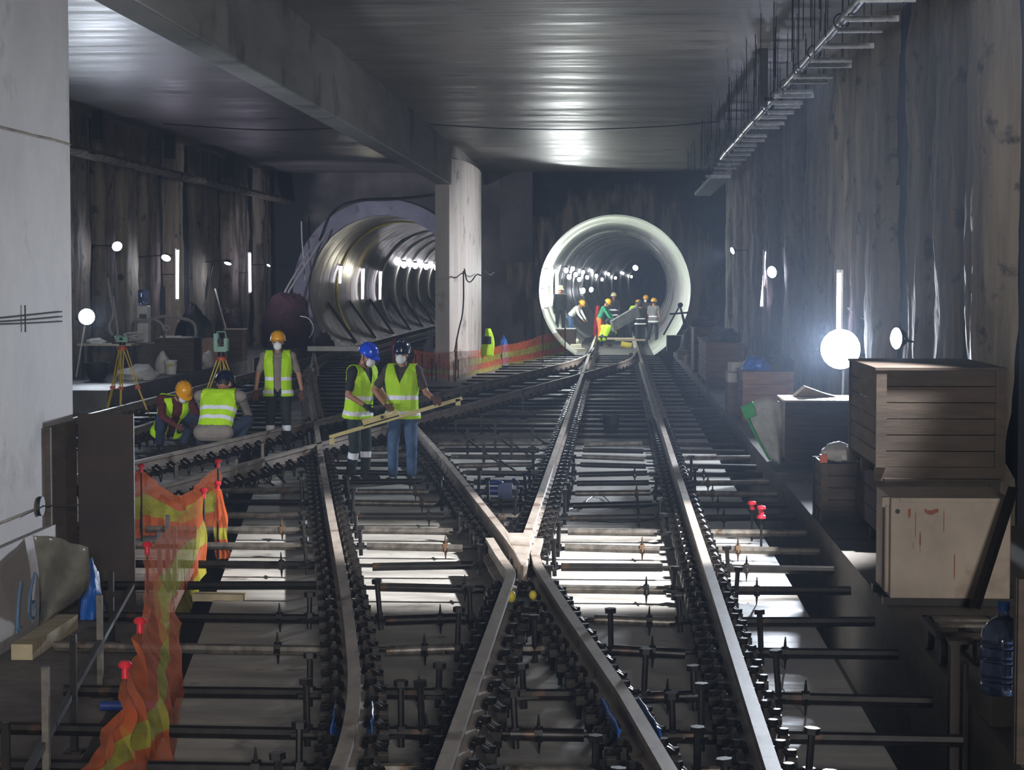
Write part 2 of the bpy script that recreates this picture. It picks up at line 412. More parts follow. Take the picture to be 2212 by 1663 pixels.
# ---- pile walls
def pilewall(name, x0, sgn, piles, y0, y1, step):
    def prof(y):
        best = -.17; isp = 0
        for a, b in piles:
            if a - .05 <= y <= b + .05:
                c, h = (a + b) / 2, (b - a) / 2 + .05
                t = (y - c) / h
                k = math.sqrt(max(0, 1 - t ** 4)) * min(h * .5, .3) - .16
                if k > best: best = k; isp = 1
        return best, isp
    n = int((y1 - y0) / step); nz = 44
    mb = MB(); vs = []; ms = []
    for i in range(n + 1):
        y = y0 + (y1 - y0) * i / n
        for j in range(nz + 1):
            z = -.8 + 7.1 * j / nz
            yy = y + .11 * noise.noise(V((y * .6, z * .55, x0)))
            d, isp = prof(yy)
            d += .07 * noise.noise(V((y * 3.1, z * .7, 2))) + .035 * noise.noise(V((y * 8, z * 2.5, 5)))
            if isp: d += .05 * noise.noise(V((y * 1.3, z * 1.1, 7)))
            vs.append(V((x0 - sgn * d, y, z))); ms.append(isp)
    for i in range(n):
        for j in range(nz):
            a = i * (nz + 1) + j
            mb.f.append([a, a + nz + 1, a + nz + 2, a + 1]); mb.m.append(0 if ms[a] + ms[a + nz + 1] + ms[a + 1] + ms[a + nz + 2] >= 2 else 1)
    mb.v = vs
    mb.cur = 1; mb.bx((x0 + sgn * .62, y0, -.8), (x0 + sgn * .9, y1, 6.3))
    return struct(name, mb, [M['pile'], M['lag']])
pilewall('wall_right', 3.7, 1, [(19.6, 20.8), (21.3, 23.0), (23.2, 25.0), (27.6, 28.9), (29.6, 31.6), (31.9, 34.4), (36.0, 38.2), (41.3, 43.2), (46.6, 48.8), (51.0, 53.4), (53.6, 56.2), (58.7, 61.0), (62.6, 65.2)], 19.5, 68.6, .085)
mb = MB().bx((4.5, -12, -.8), (5.1, 19.6, 6.3)).bx((3.9, 19.45, -.8), (5.1, 19.7, 6.3)); struct('wall_right_recess', mb, M['lag'])
pilewall('wall_left', -11.8, -1, [(36, 38), (39, 41), (42, 44.2), (45.2, 46.4), (47.2, 48.6), (49.3, 51), (52.4, 53.8), (55.5, 58.7), (60.1, 63.5), (65.5, 67.6)], 34, 68.6, .085)
mb = MB().bx((-12.3, -12, -.8), (-11.9, 34.2, 6.3)); struct('wall_left_near', mb, M['lag'])
def led(u, v):
    y = 34 + 34.5 * u; a = 2 * PI * v
    return V((-11.25 + .2 * math.cos(a) + .03 * noise.noise(V((y, v * 3, 1))), y, 5.27 + .1 * math.sin(a) + .04 * noise.noise(V((y * 1.4, v * 2, 4)))))
struct('trim_1', MB().grid(led, 160, 8), M['pile'])
# ---- end wall with its two tunnel mouths
RC = (-.016, 2.22, 2.6); LC = (-7.95, 2.2, 2.6)
bm = bmesh.new()
def loop(pts):
    vs = [bm.verts.new(p) for p in pts]
    return [bm.edges.new((vs[i], vs[(i + 1) % len(vs)])) for i in range(len(vs))]
es = loop([(-12.4, YF, -.8), (4.8, YF, -.8), (4.8, YF, 6.3), (-12.4, YF, 6.3)])
for cx, cz, r in (RC, LC):
    rr = r + .02
    es += loop([(cx + rr * math.cos(2 * PI * k / 64), YF, cz + rr * math.sin(2 * PI * k / 64)) for k in range(64)])
bmesh.ops.triangle_fill(bm, use_beauty=True, use_dissolve=False, edges=es)
bmesh.ops.recalc_face_normals(bm, faces=bm.faces)
me = bpy.data.meshes.new('wall_back'); bm.to_mesh(me); bm.free()
def farmat():
    m = bpy.data.materials.new('end_wall'); m.use_nodes = True
    nt = m.node_tree; N = nt.nodes; L = nt.links; bs = N['Principled BSDF']; bs.inputs['Roughness'].default_value = .85
    tc = N.new('ShaderNodeTexCoord'); sp = N.new('ShaderNodeSeparateXYZ'); L.new(tc.outputs['Object'], sp.inputs[0])
    def mth(op, a, b=None):
        n = N.new('ShaderNodeMath'); n.operation = op
        for i, q in enumerate((a, b)):
            if q is None: continue
            if isinstance(q, (int, float)): n.inputs[i].default_value = q
            else: L.new(q, n.inputs[i])
        return n.outputs[0]
    def nz(sc, det=5, stretch=(1, 1, 1)):
        mp = N.new('ShaderNodeMapping'); mp.inputs['Scale'].default_value = stretch; L.new(tc.outputs['Object'], mp.inputs[0])
        n = N.new('ShaderNodeTexNoise'); n.inputs['Scale'].default_value = sc; n.inputs['Detail'].default_value = det; L.new(mp.outputs[0], n.inputs['Vector'])
        return n.outputs['Fac']
    def sm(x, a, b):
        n = N.new('ShaderNodeMapRange'); n.interpolation_type = 'SMOOTHSTEP'; n.inputs['From Min'].default_value = a; n.inputs['From Max'].default_value = b
        L.new(x, n.inputs['Value']); return n.outputs[0]
    def mix(f, a, b):
        n = N.new('ShaderNodeMix'); n.data_type = 'RGBA'; L.new(f, n.inputs['Factor'])
        for i, q in ((6, a), (7, b)):
            if isinstance(q, str): n.inputs[i].default_value = rgb(q)
            else: L.new(q, n.inputs[i])
        return n.outputs[2]
    x, z = sp.outputs[0], sp.outputs[2]
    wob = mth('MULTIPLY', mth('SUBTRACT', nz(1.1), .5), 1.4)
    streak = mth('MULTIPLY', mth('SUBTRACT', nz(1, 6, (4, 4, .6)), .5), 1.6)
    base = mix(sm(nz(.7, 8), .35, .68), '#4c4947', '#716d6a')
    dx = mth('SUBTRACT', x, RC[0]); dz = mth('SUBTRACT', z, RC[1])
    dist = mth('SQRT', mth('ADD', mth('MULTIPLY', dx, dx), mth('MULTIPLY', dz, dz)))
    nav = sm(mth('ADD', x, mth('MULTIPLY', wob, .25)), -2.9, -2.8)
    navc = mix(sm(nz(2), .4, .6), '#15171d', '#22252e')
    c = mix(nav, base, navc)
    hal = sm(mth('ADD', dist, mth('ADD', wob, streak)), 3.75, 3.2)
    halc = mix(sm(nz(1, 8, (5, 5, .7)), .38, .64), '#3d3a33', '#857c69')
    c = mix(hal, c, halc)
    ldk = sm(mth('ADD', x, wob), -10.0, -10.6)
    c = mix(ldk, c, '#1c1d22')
    L.new(c, bs.inputs['Base Color'])
    bp = N.new('ShaderNodeBump'); bp.inputs['Strength'].default_value = .5; bp.inputs['Distance'].default_value = .05
    L.new(nz(3, 8, (1, 1, .4)), bp.inputs['Height']); L.new(bp.outputs[0], bs.inputs['Normal'])
    return m
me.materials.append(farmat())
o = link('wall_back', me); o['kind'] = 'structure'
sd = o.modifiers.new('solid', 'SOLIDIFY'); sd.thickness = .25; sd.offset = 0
mb = MB().bx((-2.83, YF - .5, 3.2), (-3.95, YF - .02, 6.3)); struct('wall_back_pilaster', mb, M['far'], smooth=False)
# portal collar of the left tunnel
mb = MB()
N_ = 72
prof = [(2.6, 0.0), (2.6, -.35), (3.15, -.35), (3.15, 0.0)]
vs = []
for k in range(N_ + 1):
    a = -.25 * PI + 1.5 * PI * k / N_
    for r, y in prof: vs.append((LC[0] + r * math.cos(a), YF + y, LC[1] + r * math.sin(a)))
fs = []
for k in range(N_):
    for j in range(4): fs.append((k * 4 + j, k * 4 + (j + 1) % 4, k * 4 + 4 + (j + 1) % 4, k * 4 + 4 + j))
fs += [(0, 1, 2, 3), tuple(N_ * 4 + j for j in (3, 2, 1, 0))]
mb.add(vs, fs); struct('portal_collar', mb, M['collar'])
# ---- tunnels
def rx(Y): return RC[0] + (.00034 * (Y - 76) ** 2 if Y > 76 else 0)
def lx(Y): return LC[0] + (.00010 * (Y - 80) ** 2 if Y > 80 else 0)
def tunnel(name, cx, cz, R0, y1, ring, mats, gap=.03, step=None, first=0):
    mb = MB(); rings = []
    y = YF - .1
    def rad(yy): return R0 if (step is None or yy < step[0]) else step[1]
    while y < y1:
        rings += [(y, rad(y)), (y + ring - .06, rad(y)), (y + ring - .05, rad(y) + gap), (y + ring - .01, rad(y) + gap)]
        y += ring
    n = 72
    for yy, r in rings:
        for k in range(n):
            a = 2 * PI * k / n
            mb.v.append(V((cx(yy) + r * math.cos(a), yy, cz + r * math.sin(a))))
    for i in range(len(rings) - 1):
        for k in range(n):
            mb.f.append([i * n + k, i * n + n + k, i * n + n + (k + 1) % n, i * n + (k + 1) % n])
            mb.m.append(0 if rings[i][0] < first else 1)
    mb.m[-1] = 1
    mb.f.append([(len(rings) - 1) * n + k for k in range(n)]); mb.m.append(1)
    o = struct(name, mb, mats)
    return o
rt = tunnel('right_tunnel_lining', rx, RC[1], RC[2], 230, 1.5, [M['lining'], M['lining']], step=(88.5, 2.5), first=88)
lt = tunnel('left_tunnel_lining', lx, LC[1], LC[2], 190, 1.5, [M['lining_old'], M['lining_old']], first=70)
for cx, nm in ((rx, 'right_tunnel_bed'), (lx, 'left_tunnel_bed')):
    mb = MB()
    def bed(u, v, cx=cx):
        Y = YF + 110 * v
        return V((cx(Y) + (u - .5) * 3.4, Y, 0))
    mb.grid(bed, 1, 60); struct(nm, mb, M['trench'])
# hoops in the left tunnel lining
for k, Y in enumerate((75.2, 89.2, 94.8, 100, 105.6, 111.2, 117, 123, 129.5, 136.5, 144, 152)):
    mb = MB()
    r = 2.6
    vs = []
    n = 60
    for i in range(n + 1):
        a = 1.2 * PI - 1.4 * PI * i / n
        for rr, yy in ((r + .03, Y - .16), (r - .05, Y - .13), (r - .05, Y + .13), (r + .03, Y + .16)):
            vs.append((lx(Y) + rr * math.cos(a), yy, LC[1] + rr * math.sin(a)))
    fs = [(i * 4 + j, i * 4 + j + 1, i * 4 + 5 + j, i * 4 + 4 + j) for i in range(n) for j in range(3)]
    mb.add(vs, fs)
    struct('lining_hoop', mb, M['yellow' if k == 0 else 'hoop'], lt)
for k, Y in enumerate((91, 96, 103, 112, 123, 137)):
    mb = MB(); vs = []; n = 60
    r = 2.5
    for i in range(n + 1):
        a = 1.25 * PI - 1.5 * PI * i / n
        for rr, yy in ((r + .02, Y - .12), (r - .05, Y - .1), (r - .05, Y + .1), (r + .02, Y + .12)):
            vs.append((rx(Y) + rr * math.cos(a), yy, RC[1] + rr * math.sin(a)))
    mb.add(vs, [(i * 4 + j, i * 4 + j + 1, i * 4 + 5 + j, i * 4 + 4 + j) for i in range(n) for j in range(3)])
    struct('lining_hoop', mb, M['lining'], rt)

# ================================================================== rails
HR = .34
def lerp_path(pts, step=.6):
    out = []
    for a, b in zip(pts, pts[1:]):
        a, b = V((a[0], a[1], 0)), V((b[0], b[1], 0))
        n = max(1, int((b - a).length / step))
        for k in range(n): out.append(a.lerp(b, k / n))
    out.append(V((pts[-1][0], pts[-1][1], 0)))
    return out
def smooth(pts, it=3):
    pts = [V((p[0], p[1], 0)) for p in pts]
    for _ in range(it):
        q = [pts[0]]
        for a, b in zip(pts, pts[1:]): q += [a.lerp(b, .25), a.lerp(b, .75)]
        q.append(pts[-1]); pts = q
    return pts
RP = [(-.036, .17), (.036, .17), (.036, .135), (.011, .12), (.009, .03), (.07, .012), (.07, 0), (-.07, 0), (-.07, .012), (-.009, .03), (-.011, .12), (-.036, .135)]
def railmesh(path):
    mb = MB(); n = len(RP)
    for i, p in enumerate(path):
        d = (path[min(i + 1, len(path) - 1)] - path[max(i - 1, 0)]).normalized()
        s = V((d.y, -d.x, 0))
        for x, z in RP: mb.v.append(p + s * x + V((0, 0, HR - .17 + z)))
    for i in range(len(path) - 1):
        for k in range(n): mb.f.append([i * n + k, i * n + (k + 1) % n, (i + 1) * n + (k + 1) % n, (i + 1) * n + k]); mb.m.append(0)
    mb.f.append(list(range(n))); mb.m.append(0)
    mb.f.append([(len(path) - 1) * n + k for k in range(n)][::-1]); mb.m.append(0)
    return mb
# baseplate seen along the rail: plate, two ribs, four spring clips with their bolts
def plate_mb():
    mb = MB()
    mb.box((0, 0, -.015), (.38, .17, .03)); mb.box((0, 0, -.04), (.3, .14, .02))
    for s in (-1, 1):
        mb.box((s * .105, 0, .03), (.03, .15, .06))
        mb.box((s * .165, .05, .008), (.05, .04, .02)); mb.box((s * .165, -.05, .008), (.05, .04, .02))
    return mb
def clip_mb():
    mb = MB()
    mb.tube([(-.04, -.05, .02), (.0, -.065, .05), (.05, -.04, .055), (.055, 0, .03), (.05, .04, .055), (.0, .065, .05), (-.04, .05, .02)], .016, 6)
    mb.hexbolt((.012, 0, .06), (0, 0, 1), .028, .03, .013, .12)
    return mb
def anchor_mb():
    mb = MB(); mb.cyl((0, 0, .03), (0, 0, -.13), .016, n=6); mb.cyl((0, 0, -.02), (0, 0, -.08), .026, n=8); mb.hexbolt((0, 0, .02), (0, 0, 1), .026, .022, .014, .02)
    return mb
PLM = plate_mb().mesh('baseplate'); setmats(PLM, M['clip'])
CLM = clip_mb().mesh('spring_clip'); setmats(CLM, M['clip'])
ANM = anchor_mb().mesh('anchor_bolt'); setmats(ANM, M['clip'])
ALLR = {}
def rail(key, label, pts, sm=True, y0=9, y1=74, plates=True, skip=()):
    path = smooth(pts) if sm else lerp_path(pts, 3)
    base = V((path[0].x, path[0].y, HR - .17))
    mb = railmesh(path)
    me = mb.mesh('running_rail', base); setmats(me, M['rail'])
    r = link('running_rail', me); r.location = base
    tag(r, label, 'rail')
    # lookup X(Y)
    tab = sorted([(p.y, p.x) for p in path])
    ALLR[key] = tab
    if plates:
        Y = max(y0, tab[0][0] + .15); cnt = 0
        while Y < min(y1, tab[-1][0] - .1) and cnt < 98:
            if not any(a < Y < b for a, b in skip):
                x = xat(key, Y); x2 = xat(key, Y + .3)
                ang = -math.atan2(x2 - x, .3)
                b = link('baseplate', PLM, r); b.location = V((x, Y, HR - .17)) - base; b.rotation_euler = (0, 0, ang); cnt += 1
                if Y < 34:
                    for s in (-1, 1):
                        c = link('spring_clip', CLM, b); c.location = (s * .12, 0, 0); c.rotation_euler = (0, 0, 0 if s < 0 else PI)
                        c2 = link('anchor_bolt', ANM, b); c2.location = (s * .165, 0, 0)
            Y += .48 if Y < 40 else .8
    return r
def xat(key, Y):
    t = ALLR[key]
    if Y <= t[0][0]: return t[0][1]
    for (a, b), (c, d) in zip(t, t[1:]):
        if a <= Y <= c: return b + (d - b) * (Y - a) / max(c - a, 1e-6)
    return t[-1][1]
rail('RR', 'long straight steel rail, outermost on the right beside the crates', [(.735, 5), (.735, 110)], False, y0=8.6)
rail('RL', 'straight left rail of the right track, from the crossing nose into the right tunnel', [(-.72, 15.9), (-.775, 17.5), (-.78, 40), (-.78, 110)], False)
rail('RLn', 'left front rail leaning right up to the crossing, ending in a bent wing', [(-.79, 5), (-.79, 15.0), (-.80, 15.3), (-.94, 16.2), (-1.09, 17.25)], False, y0=8.6, y1=15.6)
rail('R3n', 'front rail slanting from the lower middle up to the crossing, ending in a wing', [(.62, 5), (.29, 8.8), (.06, 10.75), (-.33, 13.55), (-.60, 15.6), (-.655, 16.3), (-.655, 17.25)], False, y0=8.6, y1=15.6)
rail('R3', 'diagonal rail running from the crossing nose up behind the worker in jeans', [(-.72, 15.9), (-1.02, 17.9), (-2.18, 25.2), (-2.93, 29.6), (-6.6, 52), (-7.29, 60), (-7.31, 66), (-7.31, 110)], True, y0=17.2)
rail('R5', 'long curved rail sweeping from lower left past the standing workers to the left tunnel', [(-1.22, 5), (-1.24, 8.5), (-1.36, 10.4), (-1.75, 13), (-2.15, 15.5), (-2.95, 20.3), (-4.95, 32.6), (-8.1, 52), (-8.82, 60), (-8.82, 66), (-8.82, 110)], True, y0=8.6)
rail('R4a', 'upper crossover rail running from the right track down past the crouching workers', [(-9.2, 4), (-5.96, 24.3), (-1.36, 53.5), (-.80, 59.5), (-.71, 66)], True, y0=20)
rail('R4b', 'lower crossover rail running from the right track down behind the orange net', [(-7.6, 5), (-4.98, 21.4), (-.83, 47.7), (.45, 56), (.64, 62), (.66, 66)], True, y0=16)
rail('LL', 'far left straight rail of the left track beside the low platform', [(-8.82, 27), (-8.82, 58)], False)
rail('LR', 'right rail of the left track passing the two survey tripods', [(-7.31, 27), (-7.31, 46.5)], False)
# crossing nose
nb = MB().prism([(-.715, 15.55), (-.69, 15.6), (-.70, 16.6), (-.75, 17.6), (-.98, 17.6), (-.86, 16.6), (-.74, 15.6)], HR - .17, HR + .002)
bevel(one('crossing_nose', nb, M['rail'], 'solid steel crossing nose where the two diagonal rails meet in front', 'rail crossing', smooth=False), .01)
hb = MB().box((-.72, 14.6, .17), (.2, .5, .12)).cyl((-.86, 14.75, .2), (-.58, 14.75, .2), .04).cyl((-.84, 14.3, .17), (-.6, 14.3, .17), .03)
hj = thing('crossing_jack', 'dark jack with yellow knob tucked in the fork under the crossing', 'jack', (-.72, 14.6, 0))
W('body', hb, M['black'], hj)
W('knob', MB().ell((-.75, 14.35, .29), (.035, .035, .045)), M['yellow'], hj, 'yellow knob')
W('knob', MB().ell((-.60, 14.55, .27), (.03, .03, .035)), M['yellow'], hj, 'yellow knob')
W('foot', MB().bx((-.86, 14.4, 0), (-.6, 14.8, .11)), M['black'], hj)
# blue cloth wrapped round two rails
for key, Ya, Yb, lab in (('R5', 10.2, 10.75, 'blue wrap around the curved rail at lower left'), ('R3n', 10.1, 10.95, 'blue wrap around the slanting front rail at lower middle')):
    mb = MB()
    def wr(u, v, key=key, Ya=Ya, Yb=Yb):
        Y = Ya + (Yb - Ya) * v; a = PI * (1.0 - 2.0 * u) * .62 - PI / 2
        x = xat(key, Y)
        return V((x + .11 * math.cos(a) * (1 + .12 * noise.noise(V((u * 4, v * 5, 2)))), Y, .25 + .1 * math.sin(a)))
    mb.grid(wr, 14, 10)
    o = one('rail_wrap', mb, M['blue'], lab, 'wrap')
    s = o.modifiers.new('solid', 'SOLIDIFY'); s.thickness = .004

# ================================================================== cross pipes that carry the rails
ZP = .11; PR = .036
rows = [9.05, 9.92, 10.75, 11.77, 13.2, 14.4, 15.86, 17.1, 18.3, 19.5, 20.7, 21.9, 23.1]
while rows[-1] < 64: rows.append(rows[-1] + (1.15 if rows[-1] < 40 else 1.6))
def starnut(mb, p, r=.085):
    p = V(p)
    mb.cyl(p - V((.022, 0, 0)), p + V((.022, 0, 0)), .045, n=8)
    for k in range(4):
        a = PI / 2 * k + .15
        q = V((0, math.cos(a), math.sin(a)))
        mb.cyl(p + q * .03, p + q * (r + .03), .014, .004, n=5)
def sbolt_mb(h):
    mb = MB()
    mb.cyl((0, 0, -.1), (0, 0, h), .019, n=8); mb.cyl((0, 0, h), (0, 0, h + .032), .04, n=6)
    mb.cyl((0, 0, -.018), (0, 0, .02), .036, n=6); mb.box((0, 0, -.028), (.17, .1, .02))
    return mb
SB = [sbolt_mb(h).mesh('levelling_bolt') for h in (.14, .19, .24)]
for m_ in SB: setmats(m_, M['black'])
ordn = ['first', 'second', 'third', 'fourth', 'fifth', 'sixth', 'seventh', 'eighth', 'ninth', 'tenth', 'eleventh', 'twelfth', 'thirteenth', 'fourteenth', 'fifteenth']
rowcol = {0: 'galv', 1: 'galv', 2: 'pipe', 3: 'pipe', 9: 'galv', 8: 'galv', 12: 'galv', 16: 'galv'}
for i, Y in enumerate(rows):
    xs = []
    rr = .735; r5 = xat('R5', Y) if Y < 52 else -8.9
    far = Y > 30
    if Y < 15.4:
        xa, xb = -.79, xat('R3n', Y)
        xs = [(rr + .1, 1.88, 'right end'), (xb + .1, rr - .1, 'right bay'), (r5 + .1, xa - .1, 'left bay'), (edge(Y) - (.5 + .5 * R.random()), r5 - .1, 'left end')]
        if xb - xa > .45: xs.append((xa + .09, xb - .09, 'middle bay'))
    elif Y < 24:
        r3 = xat('R3', Y)
        xs = [(rr + .1, 1.88, 'right end'), (-.68, rr - .1, 'right bay')]
        if -.78 - r3 > .5: xs.append((r3 + .1, -.88, 'middle bay'))
        xs.append((r5 + .1, r3 - .1, 'left bay'))
        xs.append((edge(Y) - .9 if Y < 21 else r5 - 1.6, r5 - .1, 'left end'))
    elif Y < 46:
        xs = [(rr + .1, 1.88, 'right end'), (-.68, rr - .1, 'right bay'), (xat('R3', Y) + .1, -.88, 'middle bay'), (r5 - .2, xat('R3', Y) - .1, 'left bay')]
        if Y > 30: xs.append((-9.7, r5 - .4, 'left end'))
    else:
        xs = [(rr + .1, 1.88, 'right end'), (-3.6 if Y < 53 else -3.2, rr - .1, 'right bay'), (-9.6, -5.4, 'left bay')]
    for x0, x1, nm in xs:
        if x1 - x0 < .2: continue
        tilt = R.uniform(-.035, .035) if not far else 0
        ty = R.uniform(-.04, .04)
        c = rowcol.get(i, 'pipe' if R.random() < .82 else 'galv')
        if nm in ('right end', 'left end') and i in (0, 1): c = 'pipe'
        mb = MB(); L_ = x1 - x0
        z0 = ZP
        if nm in ('right bay', 'left bay', 'middle bay') and not far and L_ > .6:
            e = min(.22, L_ * .2)
            mb.cyl((e, ty * .2, tilt * .4), (L_ - e, -ty * .2, -tilt * .4), PR, n=10)
            core = MB().cyl((0, 0, 0), (L_, 0, 0), .017, n=8)
        else:
            mb.cyl((0, ty * .2, 0), (L_, 0, tilt * .5), PR if not far else .026, n=8); core = None
        if far: base = V((x0, Y, .13))
        else: base = V((x0, Y, z0))
        me = mb.mesh('cross_pipe'); setmats(me, M[c])
        o = link('cross_pipe', me); o.location = base
        if i < 15:
            tn = 'dark' if c == 'pipe' else 'weathered grey'
            lab = f'{tn} cross pipe in the {nm} of the track, {ordn[i]} row from the front'
            if nm == 'right end': lab = f'{tn} pipe stub right of the outer rail, {ordn[i]} row from the front'
            tag(o, lab, 'pipe', 'cross pipes in the front rows')
        else:
            side = {'right end': 'right of the outer right rail', 'right bay': 'between the rails of the right track', 'middle bay': 'between the crossover rails', 'left bay': 'under the curved rail', 'left end': 'beside the left track'}[nm]
            tag(o, f'thin far cross pipe {side}, beyond the crossing', 'pipe', f'far cross pipes {side}')
        if core is not None:
            obj('threaded_core', core, M['black'], o)
        if Y < 26:
            ends = []
            if nm == 'right end': ends = [.14]
            elif nm == 'left end': ends = [L_ - .16]
            else: ends = [.16, L_ - .16]
            for e in ends:
                if R.random() < .62:
                    b = link('levelling_bolt', SB[R.randrange(3)], o); b.location = (e, .0, .02); b.rotation_euler = (R.uniform(-.06, .06), R.uniform(-.08, .08), R.uniform(0, 1))
            if R.random() < .55:
                nb = MB(); starnut(nb, (0, 0, 0))
                me2 = nb.mesh('star_nut'); setmats(me2, M['rust' if (c == 'galv' and i > 6) else 'black'])
                b = link('star_nut', me2, o); b.location = ((ends[-1] - .22) if ends[-1] > .5 else .3, 0, 0)
                if c == 'galv' and i > 6: b['label'] = 'rusty star shaped nut'
# ================================================================== people
def voxel(mb, vox, sm=4, name='m'):
    me = mb.mesh(name)
    o = bpy.data.objects.new('tmp', me); col.objects.link(o)
    r = o.modifiers.new('r', 'REMESH'); r.mode = 'VOXEL'; r.voxel_size = vox; r.use_smooth_shade = True
    s = o.modifiers.new('s', 'SMOOTH'); s.iterations = sm; s.factor = .5
    dg = bpy.context.evaluated_depsgraph_get()
    out = bpy.data.meshes.new_from_object(o.evaluated_get(dg))
    bpy.data.objects.remove(o); bpy.data.meshes.remove(me)
    out.name = name
    return out
def recolor(me, mats, fn):
    me.materials.clear(); setmats(me, mats)
    for p in me.polygons: p.material_index = fn(p.center)
    return me
def cull(me, fn):
    bm = bmesh.new(); bm.from_mesh(me)
    bmesh.ops.delete(bm, geom=[f for f in bm.faces if fn(f.calc_center_median())], context='FACES')
    bm.to_mesh(me); bm.free()
    return me
def seg(p, a, b):
    d = b - a
    t = max(0, min(1, (p - a).dot(d) / max(d.length_squared, 1e-9)))
    return t, (p - (a + d * t)).length
STAND = dict(pel=(0, 0, .95), neck=(0, .01, 1.47), head=(0, -.02, 1.64), shR=(-.185, .01, 1.43), shL=(.185, .01, 1.43),
    elR=(-.25, .03, 1.14), elL=(.25, .03, 1.14), haR=(-.26, -.06, .88), haL=(.26, -.06, .88), fiR=(-.25, -.09, .78), fiL=(.25, -.09, .78),
    hipR=(-.095, 0, .90), hipL=(.095, 0, .90), knR=(-.12, -.03, .49), knL=(.12, -.03, .49), anR=(-.13, .01, .09), anL=(.13, .01, .09),
    toR=(-.16, -.16, .04), toL=(.16, -.16, .04), look=(0, -1, -.05))
SQUAT = dict(pel=(0, .16, .33), neck=(0, -.16, .78), head=(0, -.27, .90), shR=(-.19, -.13, .74), shL=(.19, -.13, .74),
    elR=(-.26, -.36, .52), elL=(.26, -.36, .52), haR=(-.13, -.53, .40), haL=(.13, -.53, .40), fiR=(-.07, -.62, .34), fiL=(.07, -.62, .34),
    hipR=(-.1, .15, .30), hipL=(.1, .15, .30), knR=(-.24, -.25, .50), knL=(.24, -.25, .50), anR=(-.17, .02, .09), anL=(.17, .02, .09),
    toR=(-.2, -.15, .04), toL=(.2, -.15, .04), look=(0, -.75, -.65))
def person(label, loc, rz, pose, over, top, legs, vest=None, helmet='blue_h', mask=True, glove=None, sleeve='short', legband=False, vestkind='closed', vox=.011, boot='boot', scale=1.0, hood=None, cat='person', group=None, bands=True, handgrip=False, shirt_tail=0.0, bandv=((-.085, -.03), (.115, .17)), hem=-.13):
    J = dict(pose); J.update(over)
    J = {k: V(v) for k, v in J.items()}
    T = thing('person', label, cat, loc, rz, group)
    T.scale = (scale,) * 3 if isinstance(scale, (int, float)) else scale
    up = (J['neck'] - J['pel']).normalized()
    rt = (J['shL'] - J['shR']); rt = (rt - up * rt.dot(up)).normalized()
    fw = rt.cross(up) * -1                     # chest direction
    if fw.y > 0 and pose is STAND: fw = -fw
    fw = up.cross(rt) if up.cross(rt).dot(J['toR'] - J['anR'] + J['toL'] - J['anL']) > 0 else rt.cross(up)
    HL = (J['neck'] - J['pel']).length
    def tl(u, v, w): return J['pel'] + rt * u + up * v + fw * w
    lk = J['look'].normalized(); hx = lk.cross(V((0, 0, 1))).normalized(); hz = hx.cross(lk)
    HM = Matrix((hx, -lk, hz)).transposed()    # head frame: x side, -y forward, z up
    hc = J['head']
    # ---- the body: one continuous surface
    b = MB()
    b.ell(hc + HM @ V((0, .012, .025)), (.077, .096, .105), HM); b.ell(hc + HM @ V((0, -.03, -.045)), (.058, .066, .07), HM)
    b.cap(hc + HM @ V((0, -.088, .0)), hc + HM @ V((0, -.106, -.03)), .011, .016, 8); b.ell(hc + HM @ V((0, -.07, -.098)), (.026, .025, .022), HM)
    b.ell(hc + HM @ V((0, -.094, -.06)), (.026, .013, .012), HM)
    b.cap(hc + HM @ V((-.04, -.083, .028)), hc + HM @ V((.04, -.083, .028)), .014, .014, 8)
    for s in (-1, 1): b.ell(hc + HM @ V((s * .082, .01, -.01)), (.012, .022, .034), HM)
    b.cap(J['neck'] - up * .05, hc + HM @ V((0, .02, -.05)), .058, .055)
    def torso(m, g):
        for s in (-1, 1):
            m.cap(tl(s * .07, -.04, 0), tl(s * .07, HL * .35, .0), .095 + g, .088 + g)
            m.cap(tl(s * .07, HL * .35, 0), tl(s * .09, HL * .76, .012), .09 + g, .1 + g)
        m.cap(tl(0, 0, .02), tl(0, HL * .7, .03), .09 + g, .095 + g)
        m.cap(tl(-.075, HL * .86, 0), tl(.075, HL * .86, 0), .08 + g, .08 + g)
        for q in ('shR', 'shL'): m.cap(tl(0, HL * .93, 0), J[q], .062 + g * .6, .058 + g)
    torso(b, 0)
    hands = []
    for q in 'RL':
        s = -1 if q == 'R' else 1
        sh, el, ha, fi = J['sh' + q], J['el' + q], J['ha' + q], J['fi' + q]
        b.cap(sh, el, .052, .04); b.cap(el, ha, .041, .027)
        d = (fi - ha).normalized()
        side = d.cross(V((0, 1, 0)) if abs(d.y) < .8 else V((1, 0, 0))).normalized()   # across the palm
        nrm = d.cross(side).normalized()
        pal = ha + d * .05
        b.ell(pal, (.02, .04, .05), Matrix((nrm, side, d)).transposed()); b.cap(ha, pal, .026, .024)
        for k, (o_, L_) in enumerate(((-.032, .062), (-.011, .074), (.011, .07), (.032, .055))):
            a0 = ha + d * .088 + side * o_
            a1 = a0 + d * L_ * .55 + nrm * (.012 if not handgrip else .03) + side * o_ * .15
            a2 = a1 + d * L_ * (.4 if not handgrip else .1) + nrm * (.02 if not handgrip else .038)
            b.cap(a0 - d * .02, a1, .0105, .0095, 6); b.cap(a1, a2, .0095, .008, 6)
        t0 = ha + d * .03 + side * (.034 * -s); t1 = t0 + d * .035 + side * (.028 * -s) + nrm * .012; t2 = t1 + d * .03 + nrm * .014
        b.cap(t0, t1, .013, .011, 6); b.cap(t1, t2, .011, .009, 6)
        b.cap(J['hip' + q], J['kn' + q], .075, .052); b.cap(J['kn' + q], J['an' + q], .052, .036)
        b.cap(J['an' + q] - V((0, 0, .03)), J['to' + q], .036, .03)
        hands.append((el, ha, fi))
